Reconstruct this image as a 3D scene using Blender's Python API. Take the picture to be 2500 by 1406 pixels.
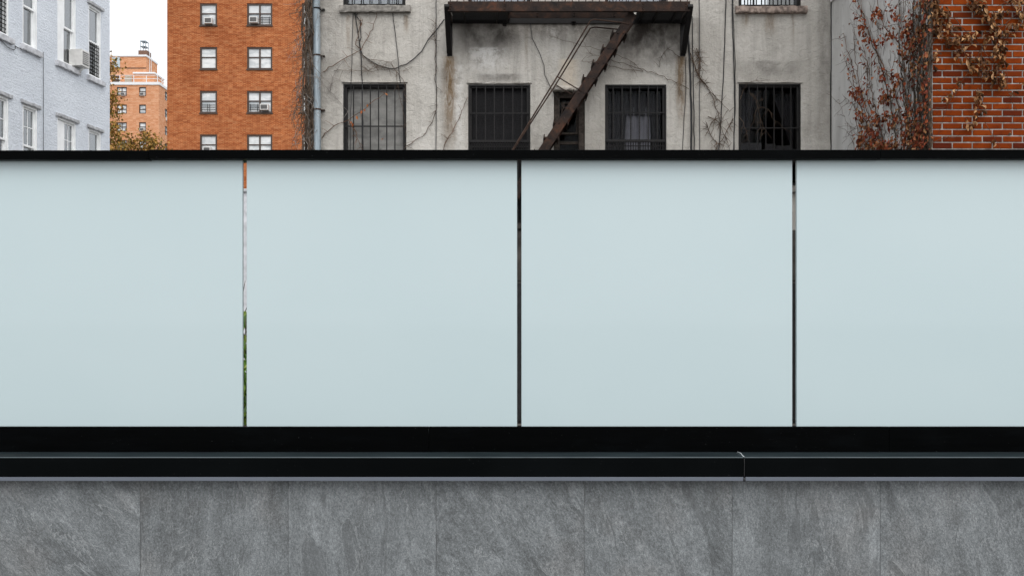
import bpy, bmesh, math, random
from mathutils import Vector, Matrix
R = math.radians
rnd = random.Random(7)
for o in list(bpy.data.objects): bpy.data.objects.remove(o)
SC = bpy.context.scene
COL = SC.collection

# ------------------------------------------------------------------ camera
EYE, F, CX, HY = 1.6, 2430.0, 1250.0, 790.0
cam = bpy.data.cameras.new('camera'); co = bpy.data.objects.new('camera', cam); COL.objects.link(co)
co.location = (0, 0, EYE); co.rotation_euler = (R(90), 0, 0)
cam.lens = 36 * F / 2500; cam.sensor_width = 36; cam.shift_y = (HY - 703) / 2500
cam.clip_start = .05; cam.clip_end = 3000
SC.camera = co
# ------------------------------------------------------------------ sky (overcast) and soft sun
SUN_EL, SUN_AZ = R(52), R(158)      # azimuth clockwise from +Y: the bright part of the cloud is behind the camera
w = bpy.data.worlds.new('World'); SC.world = w; w.use_nodes = True
nt = w.node_tree; nt.nodes.clear()
sky = nt.nodes.new('ShaderNodeTexSky'); sky.sky_type = 'NISHITA'; sky.sun_disc = False
sky.sun_elevation = SUN_EL; sky.sun_rotation = SUN_AZ; sky.dust_density = 4; sky.air_density = 1.0; sky.ozone_density = 1
hs = nt.nodes.new('ShaderNodeHueSaturation'); hs.inputs['Saturation'].default_value = .18
mx = nt.nodes.new('ShaderNodeMixRGB'); mx.inputs[0].default_value = .72; mx.inputs[2].default_value = (9.6, 9.9, 10.3, 1)
bg = nt.nodes.new('ShaderNodeBackground'); bg.inputs[1].default_value = .1
ow = nt.nodes.new('ShaderNodeOutputWorld')
nt.links.new(sky.outputs[0], hs.inputs['Color']); nt.links.new(hs.outputs[0], mx.inputs[1])
nt.links.new(mx.outputs[0], bg.inputs[0]); nt.links.new(bg.outputs[0], ow.inputs[0])
sl = bpy.data.lights.new('sun', 'SUN'); sl.energy = 1.1; sl.angle = R(60); sl.color = (1, .97, .93)
so = bpy.data.objects.new('sun', sl); COL.objects.link(so)
sd = Vector((math.sin(SUN_AZ) * math.cos(SUN_EL), math.cos(SUN_AZ) * math.cos(SUN_EL), math.sin(SUN_EL)))
so.rotation_euler = sd.to_track_quat('Z', 'Y').to_euler(); so.location = (0, -20, 30)
vs = SC.view_settings; vs.view_transform = 'Standard'; vs.look = 'None'; vs.gamma = 1; vs.exposure = 0.66
vs.use_curve_mapping = False
SC.render.resolution_x = 1024; SC.render.resolution_y = 575

# ------------------------------------------------------------------ helpers: pixels of the layout to points on known planes
def P(px, py, Y): return Vector(((px - CX) / F * Y, Y, EYE + (HY - py) / F * Y))
class Fr:
    """a wall's own frame: u along it, v up, n out of it"""
    def __init__(s, o, U, Nn): s.o = Vector(o); s.U = Vector(U).normalized(); s.N = Vector(Nn).normalized()
    def __call__(s, u, v, n): return s.o + s.U * u + s.N * n + Vector((0, 0, v))
class Wd:
    def __call__(s, x, z, y): return Vector((x, y, z))
WORLD = Wd()
def front(Y):                       # a wall facing the camera, n towards the camera
    return Fr((0, Y, 0), (1, 0, 0), (0, -1, 0))

class MB:
    def __init__(s): s.v = []; s.f = []
    def quad(s, a, b, c, d):
        i = len(s.v); s.v += [a, b, c, d]; s.f.append((i, i+1, i+2, i+3)); return s
    def tri(s, a, b, c):
        i = len(s.v); s.v += [a, b, c]; s.f.append((i, i+1, i+2)); return s
    def box(s, fr, u0, u1, v0, v1, n0, n1):
        i = len(s.v)
        for n in (n0, n1):
            s.v += [fr(u0, v0, n), fr(u1, v0, n), fr(u1, v1, n), fr(u0, v1, n)]
        for q in ((0,1,2,3), (4,7,6,5), (0,4,5,1), (1,5,6,2), (2,6,7,3), (3,7,4,0)):
            s.f.append(tuple(i + k for k in q))
        return s
    def beam(s, a, b, wdt, thk, up=(0, 0, 1)):       # bar from a to b, wdt along 'up', thk across
        a, b = Vector(a), Vector(b); d = (b - a).normalized(); up = Vector(up)
        sd_ = d.cross(up).normalized(); up2 = sd_.cross(d).normalized()
        i = len(s.v)
        for p in (a, b):
            for x, y in ((-1, -1), (1, -1), (1, 1), (-1, 1)):
                s.v.append(p + sd_ * (x * thk / 2) + up2 * (y * wdt / 2))
        for q in ((0,1,2,3), (4,7,6,5), (0,4,5,1), (1,5,6,2), (2,6,7,3), (3,7,4,0)):
            s.f.append(tuple(i + k for k in q))
        return s
    def tube(s, pts, r0, r1=None, n=6):
        r1 = r0 if r1 is None else r1
        pts = [Vector(p) for p in pts]; m = len(pts); base = len(s.v); prev = None
        for k, p in enumerate(pts):
            d = (pts[min(k+1, m-1)] - pts[max(k-1, 0)])
            d = d.normalized() if d.length > 1e-9 else Vector((0, 0, 1))
            a = prev if prev is not None else (Vector((0, 1, 0)) if abs(d.y) < .8 else Vector((1, 0, 0)))
            a = (a - d * a.dot(d)).normalized(); prev = a; b = d.cross(a)
            r = r0 + (r1 - r0) * k / max(1, m - 1)
            for j in range(n):
                t = 2 * math.pi * j / n
                s.v.append(p + a * (math.cos(t) * r) + b * (math.sin(t) * r))
        for k in range(m - 1):
            for j in range(n):
                q = base + k*n; s.f.append((q + j, q + (j+1) % n, q + n + (j+1) % n, q + n + j))
        s.f.append(tuple(base + j for j in reversed(range(n)))); s.f.append(tuple(base + (m-1)*n + j for j in range(n)))
        return s
    def wall(s, fr, u0, u1, v0, v1, holes, depth, dn=0.0):
        us = sorted({u0, u1, *[h[0] for h in holes], *[h[1] for h in holes]})
        vs_ = sorted({v0, v1, *[h[2] for h in holes], *[h[3] for h in holes]})
        us = [u for u in us if u0 <= u <= u1]; vs_ = [v for v in vs_ if v0 <= v <= v1]
        for a, b in zip(us, us[1:]):
            for c, d in zip(vs_, vs_[1:]):
                um, vm = (a+b)/2, (c+d)/2
                if any(h[0] < um < h[1] and h[2] < vm < h[3] for h in holes): continue
                s.quad(fr(a, c, dn), fr(b, c, dn), fr(b, d, dn), fr(a, d, dn))
        for a, b, c, d in holes:
            s.quad(fr(a, c, dn), fr(a, d, dn), fr(a, d, -depth), fr(a, c, -depth))
            s.quad(fr(b, c, dn), fr(b, c, -depth), fr(b, d, -depth), fr(b, d, dn))
            s.quad(fr(a, d, dn), fr(b, d, dn), fr(b, d, -depth), fr(a, d, -depth))
            s.quad(fr(a, c, dn), fr(a, c, -depth), fr(b, c, -depth), fr(b, c, dn))
        return s
    def mesh(s, name, mats, smooth=False, weld=True):
        me = bpy.data.meshes.new(name); me.from_pydata([tuple(v) for v in s.v], [], s.f)
        if weld:
            bm = bmesh.new(); bm.from_mesh(me)
            bmesh.ops.remove_doubles(bm, verts=bm.verts, dist=1e-5)
            bmesh.ops.recalc_face_normals(bm, faces=bm.faces); bm.to_mesh(me); bm.free()
        for m in (mats if isinstance(mats, (list, tuple)) else [mats]): me.materials.append(m)
        if smooth: me.polygons.foreach_set('use_smooth', [True] * len(me.polygons))
        return me
    def build(s, name, mat_, parent=None, smooth=False, bevel=0, weld=True):
        me = s.mesh(name, mat_, smooth, weld); o = bpy.data.objects.new(name, me); COL.objects.link(o)
        if parent is not None:
            o.parent = parent
            if parent.type == 'EMPTY': o.location = -Vector(parent.location)
        if bevel:
            b = o.modifiers.new('bevel', 'BEVEL'); b.width = bevel; b.segments = 2; b.limit_method = 'ANGLE'
        return o
def tag(o, label=None, cat=None, group=None, kind=None):
    if label: o['label'] = label
    if cat: o['category'] = cat
    if group: o['group'] = group
    if kind: o['kind'] = kind
    return o
def thing(name, loc, label, cat, group=None):
    o = bpy.data.objects.new(name, None); COL.objects.link(o); o.location = loc; o.empty_display_size = .2
    return tag(o, label, cat, group)
def inst(name, me, parent, M):
    """a light copy that shares its mesh; M is the world matrix"""
    o = bpy.data.objects.new(name, me); COL.objects.link(o); o.parent = parent
    if parent is not None and parent.type == 'EMPTY': M = Matrix.Translation(-Vector(parent.location)) @ M
    o.matrix_basis = M
    return o

# ------------------------------------------------------------------ helpers: materials
class N:
    def __init__(s, name):
        s.m = bpy.data.materials.new(name); s.m.use_nodes = True; s.t = s.m.node_tree; s.t.nodes.clear()
        s.out = s.t.nodes.new('ShaderNodeOutputMaterial')
    def nd(s, typ, ins=None, **kw):
        n = s.t.nodes.new('ShaderNode' + typ)
        for k, v in kw.items(): setattr(n, k, v)
        for k, v in (ins or {}).items(): s.set(n.inputs[k], v)
        return n
    def set(s, sock, v):
        if isinstance(v, bpy.types.NodeSocket): s.t.links.new(v, sock)
        elif isinstance(v, (tuple, list)) and len(v) == 3 and sock.type == 'RGBA': sock.default_value = (*v, 1)
        else: sock.default_value = v
    def pos(s): return s.nd('NewGeometry').outputs['Position']
    def obj(s): return s.nd('TexCoord').outputs['Object']
    def orand(s): return s.nd('ObjectInfo').outputs['Random']
    def irand(s): return s.nd('NewGeometry').outputs['Random Per Island']
    def xyz(s, v): return s.nd('SeparateXYZ', {0: v}).outputs
    def comb(s, x, y, z): return s.nd('CombineXYZ', {0: x, 1: y, 2: z}).outputs[0]
    def vm(s, op, a, b): return s.nd('VectorMath', {0: a, 1: b}, operation=op).outputs[0]
    def mapp(s, v, sc=(1,1,1), rot=(0,0,0), loc=(0,0,0)):
        return s.nd('Mapping', {0: v, 'Location': loc, 'Rotation': rot, 'Scale': sc}).outputs[0]
    def noise(s, v, sc, det=4, rough=.55, dist=0.0):
        return s.nd('TexNoise', {'Vector': v, 'Scale': sc, 'Detail': det, 'Roughness': rough, 'Distortion': dist}).outputs[0]
    def ma(s, op, a, b=0.0, c=0.0, clamp=False):
        return s.nd('Math', {0: a, 1: b, 2: c}, operation=op, use_clamp=clamp).outputs[0]
    def rng(s, v, a, b, c=0.0, d=1.0, smooth=True):
        return s.nd('MapRange', {0: v, 1: a, 2: b, 3: c, 4: d}, interpolation_type='SMOOTHSTEP' if smooth else 'LINEAR').outputs[0]
    def mix(s, f, a, b, mode='MIX'): return s.nd('MixRGB', {0: f, 1: a, 2: b}, blend_type=mode).outputs[0]
    def ramp(s, f, stops):
        n = s.nd('ValToRGB', {0: f}); e = n.color_ramp.elements
        while len(e) < len(stops): e.new(.5)
        for el, (p, c) in zip(e, stops): el.position = p; el.color = (*c, 1) if len(c) == 3 else c
        return n.outputs[0]
    def bump(s, h, strength=.3, dist=.01):
        return s.nd('Bump', {'Height': h, 'Strength': strength, 'Distance': dist}).outputs[0]
    def bsdf(s, col, rough=.6, metal=0.0, spec=.5, normal=None, **kw):
        i = {'Base Color': col, 'Roughness': rough, 'Metallic': metal, 'Specular IOR Level': spec}
        if normal is not None: i['Normal'] = normal
        i.update(kw); n = s.nd('BsdfPrincipled', i)
        s.t.links.new(n.outputs[0], s.out.inputs[0]); return s.m
    def stains(s, X, Z, lst, nz):
        """soft-edged stains with a place of their own: (x centre, half width, z top, z bottom, strength)"""
        acc = None
        for x0, hw, zt, zb, st in lst:
            a = s.ma('ABSOLUTE', s.ma('SUBTRACT', X, x0))
            a = s.rng(a, hw, hw * .15)
            b = s.rng(Z, zb, zb + (zt - zb) * .7); c = s.rng(Z, zt + .03, zt - .02)
            k = s.ma('MULTIPLY', s.ma('MULTIPLY', a, b), s.ma('MULTIPLY', c, st))
            acc = k if acc is None else s.ma('MAXIMUM', acc, k)
        return s.ma('MULTIPLY', acc, nz, clamp=True)
def plain(name, col, rough=.6, metal=0.0, spec=.5, var=.12, sc=6.0, bs=.15):
    n = N(name); z = n.noise(n.pos(), sc, 5)
    c = n.mix(n.rng(z, .3, .7), tuple(x * (1 - var) for x in col), tuple(min(1, x * (1 + var)) for x in col))
    return n.bsdf(c, rough, metal, spec, n.bump(n.noise(n.pos(), sc * 12, 3), bs, .004))

def gx(px): return (px - CX) / F * 17.0          # grey building's plane, Y = 17
def gz(py): return EYE + (HY - py) / F * 17.0

M = {}
def materials():
    # slate-look porcelain
    n = N('slate_tile'); r = n.orand(); p0 = n.obj()
    off = n.comb(n.ma('MULTIPLY', r, 37.0), n.ma('MULTIPLY', r, 11.0), n.ma('MULTIPLY', r, 53.0))
    xz = n.xyz(p0)
    ang = n.rng(r, 0, 1, -.15, .85, False)
    rotn = n.nd('VectorRotate', {'Vector': p0, 'Axis': (0, 1, 0), 'Angle': ang}, rotation_type='AXIS_ANGLE').outputs[0]
    p = n.vm('ADD', rotn, off)
    big = n.noise(n.mapp(p, (5.0, 3, 1.8)), 1.2, 6, .66, .7)
    strk = n.noise(n.mapp(p, (34, 8, 9)), 1.0, 7, .74, .8)
    fine = n.noise(n.mapp(p, (130, 60, 80)), 1.0, 5, .80, .4)
    grain = n.noise(p, 210, 3, .8)
    v = n.ma('ADD', n.ma('MULTIPLY', big, .52), n.ma('ADD', n.ma('MULTIPLY', strk, .28), n.ma('MULTIPLY', n.noise(p, 16, 6, .72, .3), .20)))
    v = n.ma('ADD', v, n.ma('MULTIPLY', n.ma('SUBTRACT', fine, .5), .80))
    v = n.ma('ADD', v, n.ma('MULTIPLY', n.ma('SUBTRACT', grain, .5), .60))
    c = n.ramp(v, [(.26, (.056, .0595, .061)), (.44, (.105, .1125, .116)), (.56, (.160, .172, .178)), (.78, (.30, .318, .326))])
    # flaky layer edges: dark patches with pale rims
    fl = n.noise(n.mapp(p, (9, 4, 2.6)), 1.0, 7, .66, 1.2)
    fd = n.ma('ABSOLUTE', n.ma('SUBTRACT', fl, .565))
    rim = n.rng(fd, .0085, .0); patch = n.rng(fl, .57, .62)
    gate = n.rng(n.noise(p, 5.0, 3), .42, .54)
    c = n.mix(n.ma('MULTIPLY', patch, .42), c, (.070, .074, .076))
    c = n.mix(n.ma('MULTIPLY', n.ma('MULTIPLY', rim, gate), .50), c, (.32, .335, .34))
    v2 = n.noise(n.mapp(p, (6.5, 4, 2.2), loc=(9, 3, 1)), 1.0, 8, .62, .9)
    vein = n.rng(n.ma('ABSOLUTE', n.ma('SUBTRACT', v2, .47)), .0060, 0)
    gate2 = n.rng(n.noise(p, 4.0, 3, .5), .46, .56)
    c = n.mix(n.ma('MULTIPLY', n.ma('MULTIPLY', vein, gate2), .60), c, (.35, .366, .372))
    warm = n.rng(n.noise(p, 2.5, 3), .48, .70)
    c = n.mix(n.ma('MULTIPLY', warm, .35), c, n.mix(1, c, (1.12, .99, .92), 'MULTIPLY'))
    h = n.ma('ADD', n.ma('MULTIPLY', fine, .5), n.ma('ADD', n.ma('MULTIPLY', strk, .5), n.ma('MULTIPLY', patch, -.5)))
    M['slate'] = n.bsdf(c, .62, 0, .35, n.bump(h, .55, .006))
    M['grout'] = plain('grout', (.085, .078, .074), .9)
    # black painted steel
    n = N('black_steel'); p = n.pos()
    z = n.noise(n.mapp(p, (1.5, 1.5, 30)), 2, 4)
    sp = n.rng(n.noise(p, 210, 1, .4), .775, .80)
    sm = n.rng(n.noise(n.mapp(p, (3, 3, 9)), 1.3, 6, .7), .45, .75)
    sc_ = n.noise(n.mapp(p, (4, 4, 60), (0, .55, 0)), 1.6, 2, .4)
    scr = n.ma('MULTIPLY', n.rng(n.ma('ABSOLUTE', n.ma('SUBTRACT', sc_, .56)), .0008, 0), n.rng(n.noise(p, 2.2, 2), .60, .68))
    c = n.mix(sm, (.0010, .0012, .0013), (.0018, .0023, .0026))
    c = n.mix(n.ma('MAXIMUM', n.ma('MULTIPLY', sp, .4), n.ma('MULTIPLY', scr, .25)), c, (.16, .17, .17))
    M['black'] = n.bsdf(c, n.rng(z, .3, .7, .30, .48), 0, .022, n.bump(z, .03, .002))
    # upper face of the ledge (brushed, dusty), sky sheen painted into its colour
    n = N('ledge_steel'); p = n.pos()
    z = n.noise(n.mapp(p, (2.2, 60, 10)), 1.5, 6, .65); d = n.noise(n.mapp(p, (1.3, 9, 1)), 1.2, 4)
    X, Y_, Z_ = n.xyz(p)
    up = n.rng(n.xyz(n.nd('NewGeometry').outputs['Normal'])[2], .3, .7)
    sp = n.rng(n.noise(p, 190, 1, .4), .775, .80)
    top = n.mix(n.rng(z, .3, .72), (.0085, .0125, .0145), (.026, .036, .040))
    top = n.mix(n.rng(d, .55, .75, 0, .3), top, (.035, .034, .033))
    c = n.mix(up, n.mix(n.ma('MULTIPLY', sp, .4), n.mix(n.rng(d, .4, .7), (.0010, .0015, .0017), (.0020, .0028, .0032)), (.2, .2, .2)), top)
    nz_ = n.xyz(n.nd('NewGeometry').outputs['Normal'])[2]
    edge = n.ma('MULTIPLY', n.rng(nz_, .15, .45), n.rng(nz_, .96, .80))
    c = n.mix(n.ma('MULTIPLY', edge, n.rng(z, .25, .6, .45, .9)), c, (.16, .19, .20))  # pale highlight along the bevel, painted into the colour by normal
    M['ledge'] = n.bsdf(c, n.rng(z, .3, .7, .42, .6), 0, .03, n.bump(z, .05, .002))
    M['drip'] = plain('grey_aluminium', (.118, .132, .160), .45, .2, .4, .06, 3, .03)
    M['caulk'] = plain('white_caulk', (.72, .76, .78), .6)
    # back-painted glass
    n = N('frosted_glass'); p = n.pos()
    z = n.noise(n.mapp(p, (.5, 1, .8)), 1.2, 3); z2 = n.noise(p, 7, 5, .7)
    c = n.mix(n.rng(z, .3, .7), (.432, .519, .536), (.450, .533, .548))
    c = n.mix(n.rng(z2, .60, .80, 0, .06), c, (.36, .43, .455))
    dr = n.noise(n.mapp(p, (22, 1, .8)), 1.0, 5, .7); dm = n.noise(p, 1.3, 3)
    c = n.mix(n.ma('MULTIPLY', n.rng(dr, .55, .75), n.rng(dm, .45, .65, 0, .05)), c, (.49, .55, .56))
    c = n.mix(n.rng(n.orand(), 0, 1, 0, .05, False), c, (.36, .44, .47))
    c = n.mix(n.rng(n.noise(p, 160, 1, .3), .80, .82, 0, .3), c, (.30, .35, .36))
    M['glass'] = n.bsdf(c, n.rng(z2, .3, .7, .20, .26), 0, .42, None, **{'Coat Weight': .35, 'Coat Roughness': .04})
    M['glass_edge'] = plain('glass_edge', (.62, .76, .77), .2, 0, .6, .05)
    # stucco of the grey house
    n = N('grey_stucco'); p = n.pos(); X, Y_, Z_ = n.xyz(p)
    n1 = n.noise(p, 1.1, 6, .58, .2); n2 = n.noise(p, 7, 6, .66, .2); n3 = n.noise(p, 46, 4, .7)
    st = n.noise(n.mapp(p, (5.5, 1, .55)), 1.3, 5, .6, .3)
    c = n.ramp(n1, [(.30, (.405, .382, .345)), (.5, (.490, .465, .424)), (.70, (.575, .550, .508))])
    c = n.mix(n.rng(st, .44, .72, 0, .55), c, (.310, .290, .262))
    c = n.mix(n.rng(n2, .54, .76, 0, .45), c, (.60, .575, .535))
    c = n.mix(n.rng(n2, .45, .28, 0, .5), c, (.31, .29, .265))
    c = n.mix(n.ma('MULTIPLY', n.rng(n3, .36, .22), .6), c, (.20, .19, .175))
    nz = n.rng(n.noise(n.mapp(p, (9, 3, 2.2)), 1.4, 6, .68, .6), .22, .60)
    rust = n.stains(X, Z_, [(gx(1098), .17, gz(138), gz(420), 1.0), (gx(1663), .13, gz(138), gz(340), 1.0), (gx(870), .12, gz(40), gz(115), .3),
        (gx(992), .07, gz(38), gz(95), .6), (gx(850), .06, gz(38), gz(150), .45), (gx(1820), .10, gz(36), gz(80), .6),
        (gx(1880), .16, gz(36), gz(100), .55), (gx(1935), .05, gz(36), gz(130), .45), (gx(1285), .05, gz(60), gz(200), .35)], nz)
    c = n.mix(rust, c, (.19, .13, .075))
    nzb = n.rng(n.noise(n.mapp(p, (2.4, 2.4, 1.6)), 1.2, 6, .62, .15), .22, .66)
    soot_dark = n.stains(X, Z_, [(gx(1195), .95, gz(45), gz(165), 1.0), (gx(1405), .4, gz(44), gz(130), .9), (gx(1590), 1.25, gz(45), gz(215), 1.0), (gx(1395), 2.2, gz(45), gz(130), .8),
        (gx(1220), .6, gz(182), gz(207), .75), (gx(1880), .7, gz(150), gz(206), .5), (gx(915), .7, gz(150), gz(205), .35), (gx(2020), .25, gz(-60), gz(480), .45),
        (gx(1660), .25, gz(120), gz(330), .35), (gx(780), .45, gz(-60), gz(480), .5), (gx(1085), .12, gz(150), gz(420), .3), (gx(1390), 5.5, gz(470), gz(1030), .75)], nzb)  # soot under the balcony; the last entry darkens the whole lower wall
    c = n.mix(soot_dark, c, (.060, .052, .046))
    # pale patches of fresh render
    pale = n.stains(X, Z_, [(gx(1190), .42, gz(118), gz(200), .75), (gx(1120), .12, gz(160), gz(480), .5), (gx(1350), .16, gz(70), gz(205), .3)], n.rng(n2, .40, .56))
    c = n.mix(pale, c, (.70, .685, .66))
    bx_ = n.stains(X, Z_, [(gx(1388), .23, gz(146), gz(260), .75)], n.rng(n2, .2, .5))
    c = n.mix(bx_, c, (.62, .54, .44))
    cr = n.noise(n.mapp(p, (1, 1, 1)), 1.6, 7, .62, .9)
    crack = n.ma('MULTIPLY', n.rng(n.ma('ABSOLUTE', n.ma('SUBTRACT', cr, .5)), .0016, 0), n.rng(n.noise(p, 1.7, 2), .54, .62))
    c = n.mix(n.ma('MULTIPLY', crack, .7), c, (.09, .085, .08))
    h = n.ma('ADD', n.ma('MULTIPLY', n.noise(p, 10, 7, .70, .45), .85), n.ma('ADD', n.ma('MULTIPLY', n3, .22), n.ma('MULTIPLY', crack, -.3)))
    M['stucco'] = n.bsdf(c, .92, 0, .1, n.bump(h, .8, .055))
    # smoother cement of the side wall
    n = N('grey_cement'); p = n.pos(); n1 = n.noise(n.mapp(p, (1, 1.4, .5)), 1.3, 6, .6, .4); n2 = n.noise(p, 6, 6, .68, .5)
    c = n.ramp(n1, [(.3, (.42, .41, .39)), (.52, (.54, .53, .51)), (.72, (.66, .65, .63))])
    c = n.mix(n.rng(n2, .45, .28, 0, .55), c, (.32, .31, .295))
    c = n.mix(n.rng(n.noise(n.mapp(p, (1, 5, .5)), 1.6, 5, .6), .5, .74, 0, .5), c, (.62, .61, .59))
    M['cement'] = n.bsdf(c, .9, 0, .2, n.bump(n.noise(p, 16, 5, .65, .5), .3, .02))
    # painted lumpy brick of the pale house
    n = N('painted_brick'); p = n.pos(); X, Y_, Z_ = n.xyz(p)
    wob = n.ma('MULTIPLY', n.ma('SUBTRACT', n.noise(p, 3.5, 3), .5), .06)
    q = n.comb(n.ma('ADD', Y_, wob), n.ma('ADD', Z_, wob), 0.0)
    br = n.nd('TexBrick', {'Vector': q, 'Scale': 1.0, 'Mortar Size': .014, 'Mortar Smooth': .8, 'Brick Width': .22, 'Row Height': .075, 'Color1': (1,1,1), 'Color2': (.8,.8,.8), 'Mortar': (0,0,0)}).outputs[0]
    n1 = n.noise(p, .9, 5); n2 = n.noise(p, 6, 8, .78, .3); n3 = n.noise(n.mapp(p, (1, 1, 1.6)), 17, 5, .75, .4)
    c = n.ramp(n1, [(.3, (.66, .70, .76)), (.7, (.74, .78, .835))])
    pit = n.rng(n3, .40, .29)
    c = n.mix(n.ma('MULTIPLY', pit, .75), c, (.36, .365, .385))
    c = n.mix(n.rng(n2, .58, .75, 0, .5), c, (.84, .85, .88))
    h = n.ma('ADD', n.ma('MULTIPLY', br, .10), n.ma('ADD', n.ma('MULTIPLY', n2, 1.3), n.ma('MULTIPLY', n3, 1.0)))
    M['painted'] = n.bsdf(c, .75, 0, .3, n.bump(h, .7, .05))
    M['painted_sill'] = plain('painted_stone', (.52, .525, .55), .8, 0, .3, .2, 9, .4)
    M['brow'] = plain('brow_stone', (.40, .405, .42), .85, 0, .3, .25, 9, .4)
    # orange brick of the two towers
    def tower(name, c1, c2, mo, bw, rh, dk, side=False):
        n = N(name); p = n.pos(); X, Y_, Z_ = n.xyz(p)
        q = n.comb(n.ma('ADD', X, Y_), Z_, 0.0)
        br = n.nd('TexBrick', {'Vector': q, 'Scale': 1.0, 'Mortar Size': .011, 'Mortar Smooth': .2, 'Bias': 0.0, 'Brick Width': bw, 'Row Height': rh, 'Color1': c1, 'Color2': c2, 'Mortar': mo})
        c = br.outputs[0]
        n1 = n.noise(p, .45, 5, .6, .4); n2 = n.noise(n.mapp(p, (1, 1, 2.5)), 1.6, 5, .7)
        # every sixth course a header course with paler joints
        hd = n.ma('MODULO', Z_, rh * 6); hd = n.ma('MULTIPLY', n.ma('LESS_THAN', hd, rh), n.rng(n.noise(n.mapp(p, (6, 6, .5)), 1.5, 2), .42, .6))
        c = n.mix(n.ma('MULTIPLY', hd, .30), c, mo)
        c = n.mix(n.rng(n1, .45, .72, 0, .42), c, dk)
        c = n.mix(n.rng(n2, .58, .75, 0, .30), c, tuple(min(1, x * 1.25) for x in mo))
        wn = n.nd('TexWhiteNoise', {'Vector': n.nd('VectorMath', {0: n.comb(n.ma('DIVIDE', n.ma('ADD', X, Y_), bw), 0.0, n.ma('DIVIDE', Z_, rh))}, operation='FLOOR').outputs[0]}).outputs[0]
        c = n.mix(n.rng(wn, .3, 1, 0, .55, False), c, dk)
        w2 = n.nd('TexWhiteNoise', {'Vector': n.nd('VectorMath', {0: n.comb(n.ma('DIVIDE', n.ma('ADD', X, Y_), bw * 1.3), 7.0, n.ma('DIVIDE', Z_, rh))}, operation='FLOOR').outputs[0]}).outputs[0]
        c = n.mix(n.rng(w2, .55, 1, 0, .30, False), c, mo); c = n.mix(n.rng(w2, .45, 0, 0, .25, False), c, dk)
        lo = n.noise(n.mapp(p, (3.2, 3.2, 5.5)), 1.5, 6, .80, .4)
        c = n.mix(n.rng(lo, .56, .72, 0, .55), c, mo); c = n.mix(n.rng(lo, .46, .32, 0, .5), c, dk)
        return n.bsdf(c, .9, 0, .06, n.bump(br.outputs[1], -.3, .006))
    M['tower_brick'] = tower('orange_brick', (.385, .094, .025), (.290, .058, .014), (.55, .265, .125), .215, .0683, (.18, .042, .014))
    M['far_brick'] = tower('hazed_orange_brick', (.60, .275, .14), (.55, .235, .115), (.76, .51, .35), .43, .137, (.46, .19, .085))  # distance haze put into the brick colour
    # red brick pieces
    n = N('red_brick'); r = n.orand(); p = n.vm('ADD', n.obj(), n.comb(n.ma('MULTIPLY', r, 31.0), r, n.ma('MULTIPLY', r, 17.0)))
    c = n.ramp(r, [(0, (.08, .013, .005)), (.14, (.135, .022, .003)), (.5, (.178, .029, .003)), (1, (.225, .040, .004))])
    c = n.mix(n.rng(n.noise(p, 9, 5, .7), .45, .75, 0, .6), c, (.062, .010, .004))
    c = n.mix(n.rng(n.noise(p, 130, 2, .6), .68, .76, 0, .4), c, (.30, .14, .09))
    M['red_brick'] = n.bsdf(c, .9, 0, .08, n.bump(n.noise(p, 70, 4, .7), .35, .006))
    n = N('red_brick_field'); p = n.pos(); X, Y_, Z_ = n.xyz(p)
    br = n.nd('TexBrick', {'Vector': n.comb(n.ma('ADD', X, Y_), Z_, 0.0), 'Scale': 1.0, 'Mortar Size': .008, 'Brick Width': .2606, 'Row Height': .0846, 'Color1': (.145, .024, .003), 'Color2': (.11, .018, .003), 'Mortar': (.5, .47, .44)})
    M['brick_field'] = n.bsdf(br.outputs[0], .8, 0, .2, n.bump(br.outputs[1], -.4, .01))
    M['mortar'] = plain('mortar', (.285, .27, .255), .95, 0, .1, .35, 11, .5)
    # metals
    n = N('rusty_iron'); p = n.pos(); a = n.noise(p, 5.5, 6, .68, .6); b = n.noise(p, 34, 4, .7)
    c = n.ramp(a, [(.32, (.008, .0055, .005)), (.5, (.026, .0145, .0105)), (.60, (.048, .023, .014)), (.74, (.11, .034, .015))])
    c = n.mix(n.rng(b, .6, .75, 0, .55), c, (.135, .10, .08))
    M['rust'] = n.bsdf(c, .8, .1, .3, n.bump(n.ma('ADD', a, n.ma('MULTIPLY', b, .4)), .4, .008))
    M['iron_dark'] = plain('dark_iron', (.0065, .0056, .0056), .6, .2, .35, .4, 20, .2)
    M['rail_rust'] = plain('rail_rust', (.042, .024, .017), .75, .1, .3, .5, 9, .2)
    n = N('galvanised'); p = n.pos(); a = n.noise(n.mapp(p, (14, 14, 1.2)), 1.6, 5, .65)
    c = n.mix(n.rng(a, .3, .7), (.20, .245, .275), (.36, .415, .45)); c = n.mix(n.rng(n.noise(p, 24, 5, .7), .60, .75, 0, .6), c, (.12, .11, .10))
    M['galv'] = n.bsdf(c, .5, .25, .4, n.bump(a, .1, .005))
    M['white'] = plain('white_paint', (.82, .83, .83), .45, 0, .4, .06, 5, .05)
    M['offwhite'] = plain('aged_white_metal', (.62, .61, .59), .5, 0, .4, .1, 8, .08)
    M['white_coping'] = plain('white_coping', (.72, .73, .74), .6, 0, .3, .05)
    M['brown_frame'] = plain('brown_aluminium', (.060, .038, .028), .5, .1, .4, .2, 9, .05)
    M['grey_grille'] = plain('grey_louvre', (.085, .082, .08), .6)
    M['dark_frame'] = plain('blackened_frame', (.009, .0078, .0075), .6, 0, .3, .35, 18, .2)
    M['old_wood'] = plain('weathered_wood', (.045, .036, .030), .8, 0, .2, .5, 22, .4)
    M['sill'] = plain('rough_sandstone', (.235, .22, .20), .95, 0, .1, .35, 11, .8)
    M['sill_rust'] = plain('flaking_sandstone', (.27, .215, .185), .95, 0, .1, .5, 14, .9)
    M['cable'] = plain('black_rubber', (.010, .010, .011), .6)
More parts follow.
